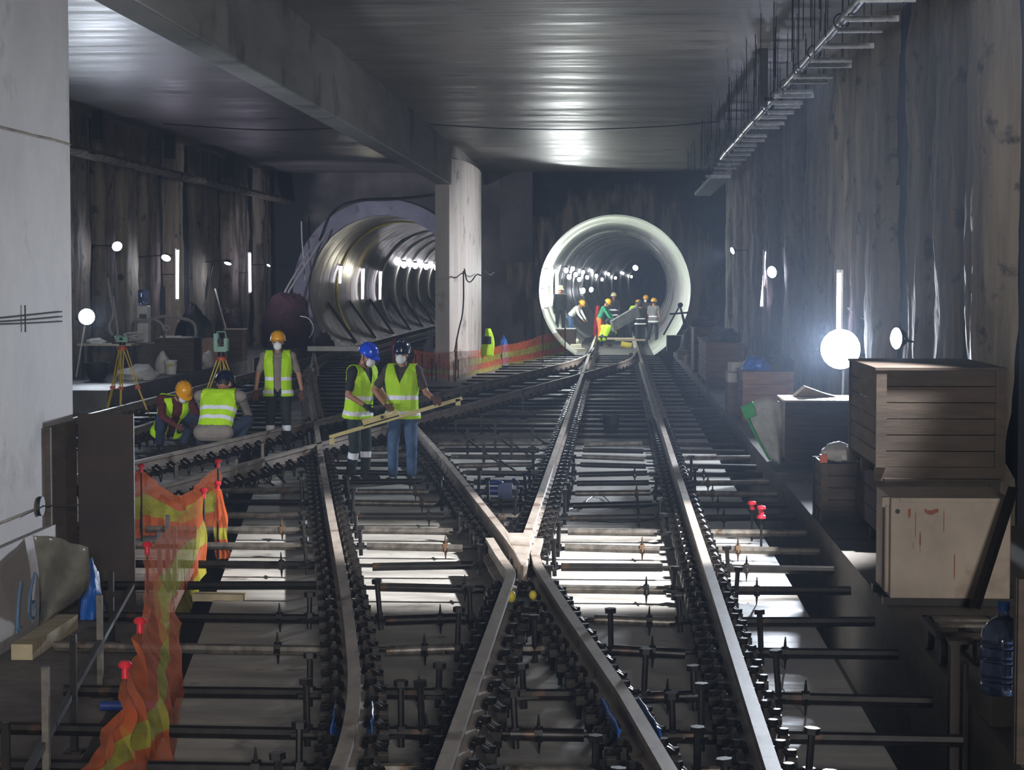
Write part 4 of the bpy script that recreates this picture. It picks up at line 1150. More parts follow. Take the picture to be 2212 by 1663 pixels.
# ---------------------------------------------------------------- near orange net, its stakes
stk = [(270, 1436, 10.0, 'front stake with red cap at the lower left, nearest to us'), (302, 1341, 11.0, 'second stake with red cap from the front in the orange net'), (318, 1176, 13.5, 'stake with red cap at the tall left corner of the striped net'), (440, 1059, 17.6, 'stake with red cap at the top right corner of the striped net'), (470, 1044, 18.5, 'stake with red cap where the net hangs in a narrow orange fold'), (471, 996, 19.5, 'rearmost tall stake with red cap at the end of the sagging net'), (305, 1006, 19.5, 'stake with red cap left of the sagging net, beside the rusty plate')]
tops = []
for k, (px, py, Y, lab) in enumerate(stk):
    p = P(px, py, Y); z0 = -.06
    tops.append(p)
    t = thing('net_stake', lab, 'stake', (p.x, p.y, z0))
    hh = p.z - z0
    obj('rod', MB().cyl((0, 0, 0), (0, 0, hh), .009, n=8), M['black'], t)
    obj('cap', MB().lathe([(.0, hh - .07), (.02, hh - .07), (.018, hh - .015), (.034, hh - .012), (.036, hh + .004), (.022, hh + .02), (.0, hh + .024)], n=16), M['red'], t, 'red mushroom cap')
def net(label, cols, stripes, nu=10, nv=18, name='barrier_net', sag=.0, billow=.05, seed=0):
    # cols: list of (top, bottom) world points along the net
    mb = MB(); nseg = len(cols) - 1
    def f(u, v):
        t = u * nseg; i = min(int(t), nseg - 1); k = t - i
        a = cols[i][0].lerp(cols[i + 1][0], k); b = cols[i][1].lerp(cols[i + 1][1], k)
        p = a.lerp(b, v)
        s = math.sin(PI * k)
        p = p + V((0, 0, -sag * s * (1 - v)))
        nn = noise.noise(V((u * 5 * nseg, v * 3, seed))) * billow + noise.noise(V((u * 14 * nseg, v * 2, seed + 3))) * billow * .5
        return p + V((nn, nn * .5, 0))
    mb.grid(f, nu * nseg, nv)
    ms = []
    n_ = nu * nseg
    for j in range(nv):
        v = (j + .5) / nv; c = 0
        for s0, s1 in stripes:
            if s0 <= v < s1: c = 1
        ms += [c] * n_
    mb.m = ms
    return one(name, mb, [M['net_o'], M['net_y']], label, 'net')
def dn(p, h, dx=0, dy=0): return V((p.x + dx, p.y + dy, max(p.z - h, -.04)))
ST = ((.34, .62), (.86, 1.0))
net('striped orange and yellow net stretched between two stakes at lower left', [(tops[2] - V((0, 0, .03)), dn(tops[2], .85, .13, -.1)), (tops[3] - V((0, 0, .03)), dn(tops[3], .80, .02))], ST, seed=1, sag=-.0)
net('orange net falling in folds at the bottom left, around the front stakes', [(P(190, 1650, 8.9), P(150, 1760, 8.7)), (tops[0] - V((0, 0, .05)), P(300, 1715, 9.5)), (tops[1] - V((0, 0, .05)), P(385, 1680, 10.3)), (tops[2] - V((0, 0, .05)), P(392, 1345, 13.2))], ((.42, .68),), seed=2, billow=.07, sag=.06)
net('narrow orange fold of net hanging on the rear stakes', [(tops[4] - V((.03, 0, .05)), dn(tops[4], .75, -.02)), (tops[4] - V((-.02, 0.05, .05)), dn(tops[4], .75, .13))], ((.55, .7),), seed=4, billow=.06)
net('sagging orange net between the two rear stakes', [(tops[6] - V((0, 0, .04)), dn(tops[6], .7)), (tops[6].lerp(tops[5], .5) - V((0, 0, .36)), tops[6].lerp(tops[5], .5) - V((0, 0, .72))), (tops[5] - V((0, 0, .04)), dn(tops[5], .7))], ((.32, .66),), seed=5)
net('left end of the orange net beside the rusty plate', [(tops[6] + V((-.35, 0, -.1)), dn(tops[6], .72, -.35)), (tops[6] - V((0, 0, .04)), dn(tops[6], .72))], ((.38, .72),), seed=6)
# ---------------------------------------------------------------- left foreground
o = one('rusty_plate', MB().box((-4.14, 15.98, .72), (.46, .03, 1.56)), M['plate'], 'tall dark rusty steel plate standing at the edge of the near pillar', 'plate', smooth=False); bevel(o, .004)
one('edge_board', MB().box((-4.375, 15.5, .70), (.04, .75, 1.5)), M['wood'], 'narrow brown board upright on the pillar edge beside the rusty plate', 'board', smooth=False)
t = thing('formwork_board', 'pale formwork board with blue spray number against the pillar foot', 'board', (-4.36, 14.2, -.06))
obj('panel', MB().box((0, 0, .36), (.04, 2.0, .78)), M['pillar'], t, smooth=False)
def stroke(pts, w):
    return MB().tube([V((.024, y, z)) for y, z in pts], w, 5)
sx0 = .2
mb = stroke([(.06, .44), (.01, .36), (-.03, .22), (-.05, .13), (-.08, .1), (.02, .12)], .016)
obj('painted_digit', mb, M['bluepaint'], t, 'blue painted digit 1')
pts = [(.42, .46), (.33, .38), (.26, .28), (.24, .19), (.29, .13), (.37, .13), (.41, .19), (.37, .25), (.28, .25)]
obj('painted_digit', stroke(pts, .012), M['bluepaint'], t, 'blue painted digit 6')
t = thing('tie_disc', 'black formwork disc on a rod sticking out of the near pillar', 'disc', (-4.4, 14.95, .86))
obj('disc', MB().cyl((.0, 0, 0), (.03, 0, 0), .075, n=20), M['cable'], t)
obj('rod', MB().cyl((0, 0, 0), (.3, .1, 0), .006), M['black'], t)
mb = MB()
for k, dz in enumerate((0, .03, .05)): mb.tube([(-4.385, y, 2.28 + dz + .02 * math.sin(y * .7 + k)) for y in [8 + i * .4 for i in range(20)]], .006, 5)
t = one('pillar_wires', mb, M['cable'], 'thin wires strung along the near pillar at head height', 'wire')
W('clamp', MB().cyl((-4.38, 12.5, 2.2), (-4.38, 12.5, 2.4), .006).cyl((-4.38, 14.6, 2.2), (-4.38, 14.6, 2.4), .006), M['cable'], t)
one('timber_beam', MB().bar((-4.12, 13.55, .0), (-4.14, 14.8, .0), .15, .11), M['plank'], 'short thick timber lying at the foot of the near pillar', 'timber', smooth=False)
def shf(u, v):
    x = -4.3 + .44 * u - .18 * u * v * v; z = .70 - .07 * u - .72 * v * (1 - .4 * u * v)
    return V((x, 14.45 + .1 * math.sin(u * 5 + v * 3) + .12 * v, z + .02 * noise.noise(V((u * 4, v * 4, 2)))))
mb = MB().grid(shf, 14, 14)
o = one('plastic_sheet', mb, M['sheet'], 'crumpled grey plastic sheet hanging beside the near pillar', 'sheet'); s_ = o.modifiers.new('s', 'SOLIDIFY'); s_.thickness = .006
lump('blue_bag', (-4.08, 15.25, -.05), (.085, .12, .33), 'blue', 'blue plastic bag behind the crumpled grey sheet', 'bag', 31, fl=.2, amp=.4)
for k, (px, py0, py1, Y, lab) in enumerate(((240, 1235, 1420, 14.2, 'farthest fence post of the left foreground railing'), (215, 1285, 1520, 12.4, 'third fence post of the left railing, beside the blue bag'), (158, 1370, 1600, 10.9, 'second fence post of the left railing'), (98, 1440, 1680, 9.8, 'nearest fence post of the left railing'), (12, 1560, 1800, 9.0, 'post cut by the lower left corner of the photo'))):
    p = P(px, py0, Y)
    t = thing('fence_post', lab, 'post', (p.x, Y, -.06), 0, 'railing posts at lower left')
    obj('bar', MB().box((0, 0, (p.z + .06) / 2), (.035, .035, p.z + .06)), M['galv' if k % 2 else 'pipe'], t, smooth=False)
    obj('foot_plate', MB().box((0, 0, .008), (.1, .1, .016)), M['pipe'], t, smooth=False)
one('diagonal_rail', MB().bar(P(60, 1665, 9.3), P(285, 1265, 14.5), .035, .035), M['pipe'], 'diagonal brown bar of the left railing rising towards the rusty plate', 'bar', smooth=False)
one('blue_pipe', MB().cyl((-3.0, 11.4, .1), (-2.66, 11.4, .1), .03), M['blue_d'], 'short dark blue pipe end beside the front net stakes', 'pipe')
o = one('timber_plank', MB().box((-3.2, 15.9, .02), (.42, .12, .06), rz=-.05), M['plank'], 'pale plank lying by the trench edge right of the striped net', 'plank', smooth=False)
g = G(318, 1160, 0)
o = one('metal_sheet', MB().box((g.x, 18.2, .22), (.3, .35, .03), Matrix.Rotation(.5, 3, 'Y')), M['grey_c'], 'grey sheet leaning behind the orange net corner', 'sheet', smooth=False)
t = thing('pipe_rack', 'pale upright channels standing right of the rusty plate', 'rack', (-3.78, 16.6, -.06))
for x in (-.07, .0, .06): obj('channel', MB().box((x, .02 * x, .33 - abs(x)), (.035, .04, .66 - 2 * abs(x))), M['grey_c'], t, smooth=False)
obj('tie', MB().box((0, -.03, .4), (.2, .02, .03)), M['black'], t, smooth=False)
# ---------------------------------------------------------------- survey tripods
def tripod(label, loc, h, feet, inst):
    t = thing('survey_tripod', label, 'tripod', loc)
    top = V((0, 0, h))
    for k, f in enumerate(feet):
        f = V(f); d = (top - f); m_ = f.lerp(top, .45)
        s = V((.03, 0, 0))
        lg = obj('leg', MB().bar(top + V((f.x, f.y, 0)) * .08 - s, m_ - s * .6, .018, .018).bar(top + V((f.x, f.y, 0)) * .08 + s, m_ + s * .6, .018, .018).bar(m_, f, .035, .03), M['yelwood'], t, smooth=False)
        obj('leg_clamp', MB().box(m_, (.09, .05, .06)), M['ored'], lg)
        obj('spike', MB().cyl(f + V((0, 0, .06)), f, .015, .004, n=6), M['black'], lg)
    obj('head', MB().lathe([(.0, -.02), (.085, -.03), (.085, .02), (.06, .04), (.0, .04)], top, 14), M['ored'], t, 'orange head')
    return t
g = G(266, 907, 0)
tripod('yellow survey tripod with orange head by the near pillar, carrying a levelling device', g, 1.33, [(-.38, .15, 0), (.0, -.22, 0), (.48, .15, 0)], 0)
q = g + V((0, 0, 1.38))
t = thing('levelling_device', 'pale green levelling device on the tripod by the near pillar', 'survey instrument', q)
obj('base', MB().lathe([(0, 0), (.06, 0), (.06, .05), (.03, .06), (0, .06)], n=14), M['black'], t)
obj('case', MB().box((0, 0, .11), (.22, .12, .1)).ell((-.06, 0, .13), (.09, .06, .07)), M['mint'], t)
obj('eyepiece', MB().cyl((0, -.06, .12), (0, -.13, .12), .025), M['black'], t)
g = G(484, 925, 0); g.y -= .2
tripod('yellow survey tripod standing behind the two squatting workers', g, 1.22, [(-.5, -.1, 0), (.0, .35, 0), (.52, -.1, 0)], 0)
q = g + V((0, 0, 1.27))
t = thing('total_station', 'green and white total station on the tripod behind the squatting workers', 'survey instrument', q)
obj('tribrach', MB().lathe([(0, 0), (.07, 0), (.06, .07), (0, .08)], n=14), M['black'], t)
obj('side_case', MB().box((-.08, 0, .24), (.07, .16, .3)), M['mint'], t); obj('side_case', MB().box((.09, 0, .2), (.06, .16, .22)), M['mint'], t)
obj('telescope', MB().cyl((.0, -.1, .26), (.0, .1, .26), .05), M['cable'], t)
obj('keypad', MB().box((0, -.06, .12), (.2, .05, .09)), M['mint'], t)
obj('carry_handle', MB().tube([(-.08, 0, .36), (-.06, 0, .42), (.07, 0, .42), (.09, 0, .32)], .014), M['mint'], t)
# ---------------------------------------------------------------- left platform clutter (level .45)
LZ = .45
o = one('concrete_block', MB().box((-11.05, 47.4, LZ + .31), (.95, .9, .62)), M['plat'], 'grey concrete block carrying the water cooler on the left platform', 'block', smooth=False); bevel(o, .03)
t = thing('water_cooler', 'white water cooler with a blue bottle against the left wall', 'water cooler', (-11.33, 47.4, 1.07))
bevel(obj('body', MB().box((0, 0, .45), (.28, .3, .9)), M['white'], t, smooth=False), .03)
obj('tap_recess', MB().box((.02, -.152, .62), (.18, .01, .16)), M['grey_c'], t, smooth=False)
obj('bottle', MB().lathe([(0, .88), (.05, .88), (.06, .93), (.135, .97), (.135, 1.08), (.125, 1.1), (.135, 1.12), (.135, 1.25), (.12, 1.28), (0, 1.28)], n=20), M['glass'], t, 'blue bottle')
lump('white_sack', (-10.25, 42.3, LZ), (.42, .4, .24), 'sack', 'low white sack slumped on the edge of the left platform', 'sack', 41)
lump('white_sack', (-10.35, 45.1, LZ), (.17, .2, .42), 'sack', 'upright white sack beside the white bucket', 'sack', 42, fl=.15, amp=.18)
t = thing('bucket', 'white bucket with yellow print on the left platform', 'bucket', (-10.05, 44.6, LZ))
obj('pail', MB().lathe([(0, 0), (.12, 0), (.145, .3), (.152, .3), (.152, .32), (.14, .32), (.115, .02), (0, .02)], n=20), M['white'], t)
def arcpatch(a0, a1, z0, z1, r):
    mb = MB()
    mb.grid(lambda u, v: V((r * math.cos(a0 + (a1 - a0) * u) * (1 + .19 * (z0 + (z1 - z0) * v) / .3), r * math.sin(a0 + (a1 - a0) * u) * (1 + .19 * (z0 + (z1 - z0) * v) / .3), z0 + (z1 - z0) * v)), 8, 2); return mb
obj('printed_mark', arcpatch(-PI * .62, -PI * .35, .17, .25, .1225), M['yellow'], t, 'yellow printed mark')
obj('bail', MB().tube([(-.15, 0, .29), (-.1, -.12, .2), (.1, -.12, .2), (.15, 0, .29)], .005), M['chrome'], t)
crate('brown crate table behind the white bucket, papers on top', (-10.75, 46.0, LZ), (-9.82, 46.9, 1.2), 'wood', 4)
one('paper_pile', MB().box((-10.45, 46.4, 1.25), (.5, .5, .04), rz=.2).box((-10.1, 46.3, 1.24), (.25, .3, .03), rz=-.3), M['paper'], 'white papers on the brown crate table', 'paper', smooth=False)
one('blue_sheet', MB().box((-9.98, 46.65, 1.24), (.28, .3, .02), rz=.4), M['blue'], 'small blue sheet next to the white papers', 'sheet', smooth=False)
crate('upright brown crate with a white board on top, left of the standing worker', (-10.3, 52.0, LZ), (-9.82, 52.7, 1.27), 'wood', 5, lid='woodl')
lump('brown_heap', (-10.25, 50.0, LZ), (.45, .5, .6), 'card', 'brown heap of cardboard between the two crates on the left platform', 'heap', 43, fl=.15)
lump('white_sack', (-9.98, 48.4, LZ), (.15, .2, .28), 'sack', 'small white bag at the foot of the brown heap', 'sack', 44)
lump('dark_jackets', (-10.9, 51.2, LZ), (.5, .5, 1.25), 'cable', 'dark jackets piled against the left wall behind the crates', 'clothes', 45, fl=.1)
lump('dark_jackets', (-10.95, 56.0, LZ), (.5, .5, 1.2), 'brown_c', 'brown jackets heaped below the pale lit pile', 'clothes', 46, fl=.1)
t = thing('work_table', 'white topped table with clutter beside the near pillar', 'table', (-10.95, 42.6, LZ))
obj('table_top', MB().box((0, 0, .74), (1.2, .7, .04), rz=-.05), M['woodl'], t, smooth=False)
for x in (-.5, .5):
    for y in (-.28, .28): obj('leg', MB().box((x, y, .36), (.05, .05, .72)), M['black'], t, smooth=False)
lump('paper_pile', (-11.2, 42.5, LZ + .76), (.2, .2, .08), 'paper', 'crumpled white papers on the cluttered table', 'paper', 47, amp=.6)
one('red_tin', MB().cyl((-10.75, 42.4, LZ + .76), (-10.75, 42.4, LZ + .94), .09, n=16), M['dred'], 'dark red tin on the cluttered table', 'tin')
one('hose_coil', MB().tube([V((-10.45 + .2 * math.cos(a), 42.75 + .1 * math.sin(a), LZ + .9 + .08 * math.sin(a * .5 + 1))) for a in [k * .5 for k in range(26)]], .025), M['hose'], 'grey hose coil on the right end of the cluttered table', 'hose')
t = thing('black_pot', 'black pot hanging under the left end of the cluttered table', 'pot', (-10.9, 41.4, LZ))
obj('bowl', MB().lathe([(0, 0), (.16, .03), (.25, .2), (.27, .4), (.25, .4), (.23, .2), (.1, .06), (0, .06)], n=18), M['cable'], t)
obj('stand', MB().box((0, 0, .0), (.3, .3, .02)), M['black'], t)
def hose(label, pts, r=.03, m='hose', cat='hose', name='hose'):
    P_ = [V(p) for p in pts]; out = P_
    for _ in range(3):
        q = [out[0]]
        for a, b in zip(out, out[1:]): q += [a.lerp(b, .25), a.lerp(b, .75)]
        q.append(out[-1]); out = q
    return one(name, MB().tube(out, r, 8), M[m], label, cat)
hose('grey hose hanging on the left wall beside the water cooler', [P(233, 600, 45), P(238, 640, 45), P(247, 680, 45), P(232, 705, 45), P(245, 730, 44.9), P(255, 752, 44.5), P(262, 775, 44.3), P(264, 813, 44.3)], .035)
hose('straight grey hose running down beside the first hanging hose', [P(244, 640, 45.1), P(250, 680, 45.1), P(256, 735, 45.1), P(258, 809, 45.1)], .028)
hose('pale hose arching over the clutter in the middle of the left platform', [P(288, 742, 47.0), P(286, 715, 46.6), P(290, 688, 46), P(320, 693, 46.2), P(345, 683, 46.5), P(385, 685, 47), P(420, 695, 47), P(425, 720, 46.6), P(420, 738, 46.4)], .04)
hose('pale coil of hose end dangling over the brown crate table', [P(335, 690, 45.6), P(352, 700, 45.6), P(352, 712, 45.6), P(362, 715, 45.6), P(368, 707, 45.6), P(360, 702, 45.6), P(352, 708, 45.6), P(354, 725, 46), P(356, 735, 46.2)], .03)
one('leaning_pole', MB().cyl(P(464, 625, 56), P(488, 712, 53), .03), M['woodl'], 'pale pole leaning over the upright brown crate', 'pole')
one('leaning_pole', MB().cyl(P(442, 650, 56.2), P(459, 575, 56.5), .03), M['cable'], 'dark pole leaning on the pale lit pile', 'pole')
lump('maroon_cover', (-10.35, 62.5, LZ), (.8, .8, 1.45), 'dred', 'tall heap under a dark maroon cover beside the left tunnel', 'heap', 51, fl=.08, amp=.35)
lump('maroon_cover', (-9.2, 62.6, 0), (.35, .5, .8), 'dred', 'lower right end of the maroon covered heap', 'heap', 52, fl=.1, amp=.3)
hose('pale pole leaning from the maroon heap onto the tunnel collar, the upper one', [P(590, 728, 63), P(602, 652, 64), P(650, 570, 66), P(690, 510, 67.6)], .035, 'hosew', 'pole', 'leaning_pole')
hose('pale pole leaning from the maroon heap onto the tunnel collar, the lower one', [P(598, 728, 63), P(610, 650, 64), P(655, 580, 66), P(708, 500, 67.6)], .035, 'hosew', 'pole', 'leaning_pole')
hose('thin pale strip hanging crookedly left of the left tunnel', [P(651, 478, 67), P(652, 520, 67), P(656, 560, 67), P(659, 610, 67)], .025, 'hosew', 'strip', 'hanging_strip')
hose('thin pale wire looping at the right of the maroon heap', [P(648, 683, 62), P(668, 686, 62), P(680, 710, 62), P(668, 730, 62)], .015, 'hosew', 'wire', 'wire_loop')
hose('dark cable draped across the top of the left tunnel collar', [P(690, 520, 67.9), P(715, 450, 68.05), P(775, 432, 68.05), P(850, 433, 68.05), P(965, 418, 68.3)], .03, 'cable', 'cable', 'draped_cable')
# tunnel props in the left tunnel
for k, Y in enumerate((72.5, 78.5, 85, 92, 98, 104, 110, 116)):
    one('lining_prop', MB().cyl((lx(Y) - 2.56, Y, 1.75), (lx(Y) - 1.72, Y + 1.5, .25), .05, n=6), M['cable' if k < 3 else 'galv'], f'slanting prop against the lower left tunnel lining, {ordn[k]} from the mouth', 'prop', 'lining props in the left tunnel')
# ---------------------------------------------------------------- centre background
t = thing('white_beam', 'long white beam on trestles in front of the left tunnel', 'beam', (-6.95, 50.3, 0))
obj('beam', MB().box((0, 0, .84), (1.7, .2, .12)), M['white'], t, smooth=False)
for x in (-.7, .7): obj('trestle', MB().bar((x - .15, 0, 0), (x, 0, .78), .05, .05).bar((x + .15, 0, 0), (x, 0, .78), .05, .05), M['galv'], t, smooth=False)
obj('lifting_loop', MB().tube([(.1 + .22 * math.cos(a), -.08, .9 + .12 * math.sin(a)) for a in [PI * k / 10 for k in range(11)]], .018), M['hosew'], t)
hose('black cable zigzagging across the round centre pier', [P(1003, 580, 53.2), P(1008, 608, 53.2), P(1018, 610, 53.35), P(1030, 590, 53.5), P(1040, 597, 53.8), P(1047, 583, 54.4), P(1057, 596, 55.4), P(1066, 588, 56.9)], .018, 'cable', 'cable', 'zigzag_cable')
hose('black cable hanging down the left edge of the centre pier', [P(1001, 585, 53.3), P(1002, 670, 53.3), P(990, 715, 53.3), P(982, 760, 53.2)], .02, 'cable', 'cable', 'hanging_cable')
# vest hung on the pier
vx, vy = P(1054, 735, 53.9).x, 53.9
t = thing('hanging_vest', 'lime safety vest and black jacket hung on the centre pier', 'vest', (vx, vy, 0))
def vf(u, v):
    w_ = .07 + .11 * min(1, v * 1.6); return V((-w_ + 2 * w_ * u + .03 * math.sin(v * 5), -.06 * math.sin(PI * u) + .02 * math.sin(u * 9), 1.27 - .75 * v))
mb = MB().grid(vf, 8, 14); mb.m = [(1 if (j in (4, 5, 6, 7) and i < 6) else 0) for j in range(14) for i in range(8)]
o = obj('vest_cloth', mb, [M['lime'], M['tee_b']], t); s_ = o.modifiers.new('s', 'SOLIDIFY'); s_.thickness = .02
obj('hook', MB().tube([(0, .05, 1.3), (0, -.03, 1.3), (0, -.05, 1.26)], .01), M['black'], t)
lump('blue_bag', (P(1088, 750, 58).x, 58, 0), (.14, .16, .85), 'blue', 'blue bag standing behind the far orange net, right of the pier', 'bag', 61, fl=.1)
fs = [(-5.3, 52.2), (-4.05, 50.4), (-3.25, 57), (-2.25, 62), (-1.66, 66.4)]
nl = ['far net stake left of the pier behind the navy helmet', 'far net stake in front of the pier', 'far net stake right of the hung vest', 'far net stake between the two right panels', 'rightmost far net stake beside the track']
ft = []
for k, (x, y) in enumerate(fs):
    hh = (.75, .78, .72, .88, .98)[k]
    o = one('net_stake', MB().cyl((x, y, 0), (x, y, hh), .018, n=6), M['black'], nl[k], 'stake', base=(x, y, 0))
    ft.append((V((x, y - .03, hh)), V((x, y - .03, .06))))
fl_ = ['far orange net panel with yellow stripe, left of the centre pier', 'far orange net panel passing in front of the centre pier', 'far orange net panel right of the centre pier', 'brightest far orange net panel, nearest to the right tunnel']
for k in range(4):
    net(fl_[k], [ft[k], ft[k + 1]], ((.3, .55), (.85, 1.0)) if k else ((.7, .85),), 10, 12, sag=.06, billow=.06, seed=20 + k)
mbx = P(852, 760, 49)
t = thing('net_flag', 'upright roll of orange net just left of the navy helmet', 'net', (mbx.x, 49, 0))
obj('pole', MB().cyl((0, 0, 0), (0, 0, 1.15), .015), M['black'], t)
o = obj('net_roll', MB().tube([(0, 0, .45), (.03, 0, .7), (-.02, 0, .9), (.0, 0, 1.14)], .06, 8, [.05, .09, .07, .02]), [M['net_o']], t)
rng = random.Random(5)
for k in range(11):
    px = 897 + k * 9 + rng.uniform(-3, 3); Y = 50.8 + rng.uniform(-.3, 1.6)
    x = P(px, 760, Y).x
    one('steel_rod', MB().cyl((x, Y, 0), (x, Y, rng.uniform(.4, .72)), .016, n=6), M['pipe'], 'short upright steel rod behind the far orange net left of the pier', 'rod', 'steel rods behind the far net', base=(x, Y, 0))
one('grey_sheet', MB().ext([(-5.45, 54, 0), (-4.95, 54, 0), (-4.95, 54, 1.3), (-5.05, 54, 1.15)], (0, 0, 0), (0, .06, 0)), M['grey_c'], 'grey triangular sheet leaning on the left side of the centre pier', 'sheet', smooth=False)
# ---------------------------------------------------------------- right tunnel
o = one('dark_cabinet', MB().box((-1.95, 73.2, .4), (1.05, 1.0, .8)), M['plate'], 'dark equipment box under the man at the tunnel lamps', 'box', smooth=False); bevel(o, .03)
one('standing_board', MB().box((-1.97, 75.9, .27), (.9, .9, .54)), M['plate'], 'low dark platform on which the man at the tunnel lamps stands', 'platform', smooth=False)
mb = MB().box((-1.42, 72.6, .12), (.35, .3, .24), rz=.2).ell((-1.5, 72.9, .34), (.18, .2, .14)).box((-1.3, 72.2, .05), (.4, .3, .1))
one('debris_pile', mb, M['stone'], 'pale debris heap on the left of the tunnel rails', 'debris', smooth=False)
a, b = P(1322, 705, 74.5), P(1378, 672, 75.6)
one('grey_slab', MB().bar(a, b, .12, .42), M['grey_c'], 'long grey slab being tilted by the tunnel workers', 'slab', smooth=False)
one('yellow_bin', MB().cyl((.62, 76, .05), (.22, 76, .12), .13, n=16), M['yellow'], 'yellow drum lying under the tilted grey slab', 'drum')
one('pale_plank', MB().box((.55, 72.5, .40), (1.1, .16, .07)), M['woodl'], 'pale plank laid across the rails in the tunnel mouth, the front one', 'plank', smooth=False)
one('pale_plank', MB().box((.2, 74.2, .40), (1.0, .14, .07)), M['woodl'], 'pale plank laid across the rails in the tunnel mouth, behind the first', 'plank', smooth=False)
one('red_post', MB().cyl((-.85, 84, .2), (-.72, 84, 1.5), .1), M['red'], 'red post behind the man in the green jacket', 'post')
# ---------------------------------------------------------------- hangers under the ceiling at the right
ZB = H + 2.8
ys = [8, 49, 73, 106, 136, 148, 171, 182, 203, 212, 226, 234, 247, 257, 270, 278, 296, 306, 316, 326, 336, 346, 356, 365, 374, 382, 389, 396]
seg_l = [(1845, 1964), (1813, 1929), (1800, 1894), (1770, 1877), (1743, 1831), (1738, 1830)]
rh = random.Random(3)
for k, y in enumerate(ys):
    Yk = F * (ZB - H) / (VY - y)
    if Yk > 60: break
    if k < len(seg_l): x0, x1 = [(q - VX) * Yk / F for q in seg_l[k]]
    else: x0, x1 = 2.46 + rh.uniform(-.05, .1), 2.98 + rh.uniform(-.05, .05)
    lab = f'galvanised bar hanger under the ceiling, {ordn[k]} from the camera' if k < 15 else 'small far galvanised bar hanger under the ceiling'
    t = thing('bar_hanger', lab, 'hanger', ((x0 + x1) / 2, Yk, ZB), 0, None if k < 15 else 'far bar hangers')
    w_ = (x1 - x0) / 2
    obj('channel', MB().box((0, 0, 0), (2 * w_, .045, .05)).box((0, 0, -.03), (2 * w_, .05, .012)), M['strut'], t, smooth=False)
    for x in (-w_ + .05, w_ - .12): obj('rod', MB().cyl((x, 0, -.05), (x, 0, ZC - ZB), .006, n=6), M['black'], t)
    if k % 2 == 0: obj('pipe_clip', MB().tube([(2.53 - (x0 + x1) / 2 + .085 * math.cos(a), .04, .1 + .085 * math.sin(a)) for a in [2 * PI * i / 14 for i in range(15)]], .01, 6), M['cable'], t)
for k in range(46):
    Yk = 21 + 38 * (k / 46) ** 1.15 + rh.uniform(-.3, .3); x = 2.1 + rh.uniform(-.12, .22)
    one('hanging_rod', MB().cyl((x, Yk, ZC - rh.uniform(.75, 1.05)), (x, Yk, ZC + .02), .0065, n=5), M['black'], 'thin threaded rod hanging from the ceiling beside the bar hangers', 'rod', 'threaded rods hanging from the ceiling')
mb = MB()
pts = [V((2.53, 17 + k * 2.2, ZB + .1 + .01 * math.sin(k * 2.1))) for k in range(15)]
mb.tube(pts, .06, 14)
t = one('ceiling_pipe', mb, M['chrome'], 'shiny steel pipe running along on top of the bar hangers', 'pipe')
for k in range(6):
    Yk = 18.5 + k * 4.4
    W('pipe_collar', MB().cyl((2.53, Yk, ZB + .1), (2.53, Yk + .12, ZB + .1), .072, n=16), M['chrome'], t)
one('ceiling_bracket', MB().box((2.35, 32, ZC - .45), (.12, .1, .95)).box((2.5, 32, ZC - .8), (.3, .1, .06)), M['black'], 'thick black bracket hanging among the threaded rods', 'bracket', smooth=False)
one('ceiling_duct', MB().box((2.75, 58, ZB - .1), (.5, 11, .1)), M['strut'], 'far grey cable tray under the ceiling by the right tunnel', 'tray', smooth=False)
hose('thin black cable sagging below the ceiling right of the beam', [V((-4.3, 46, ZC - .08)), V((-2.5, 46, ZC - .2)), V((-.5, 46, ZC - .22)), V((1.2, 46, ZC - .15)), V((2.4, 46, ZC - .04))], .012, 'cable', 'cable', 'ceiling_cable')
hose('thin black cable sagging below the ceiling left of the beam', [V((-10.5, 46, ZC - .04)), V((-8.5, 46, ZC - .2)), V((-7, 46, ZC - .2)), V((-4.85, 46, ZC - .06))], .012, 'cable', 'cable', 'ceiling_cable')
hose('thin white wire hanging on the right wall beside the dazzling floodlight', [P(1832, 665, 30.3), P(1850, 682, 30), P(1875, 692, 29.5), P(1908, 688, 28.5)], .012, 'hosew', 'wire', 'wall_wire')
for k, (px, py, Y, w_) in enumerate(((290, 300, 50, .25), (172, 290, 43, .2), (440, 350, 58, .3))):
    p = P(px, py, Y)
    one('wall_bracket', MB().box((-11.25, Y, ZC - .3), (w_, .2, .6)), M['black'], ['dark bracket under the ceiling above the water cooler', 'dark bracket under the ceiling next to the near pillar', 'dark bracket high on the left wall above the pale lit pile'][k], 'bracket', smooth=False)
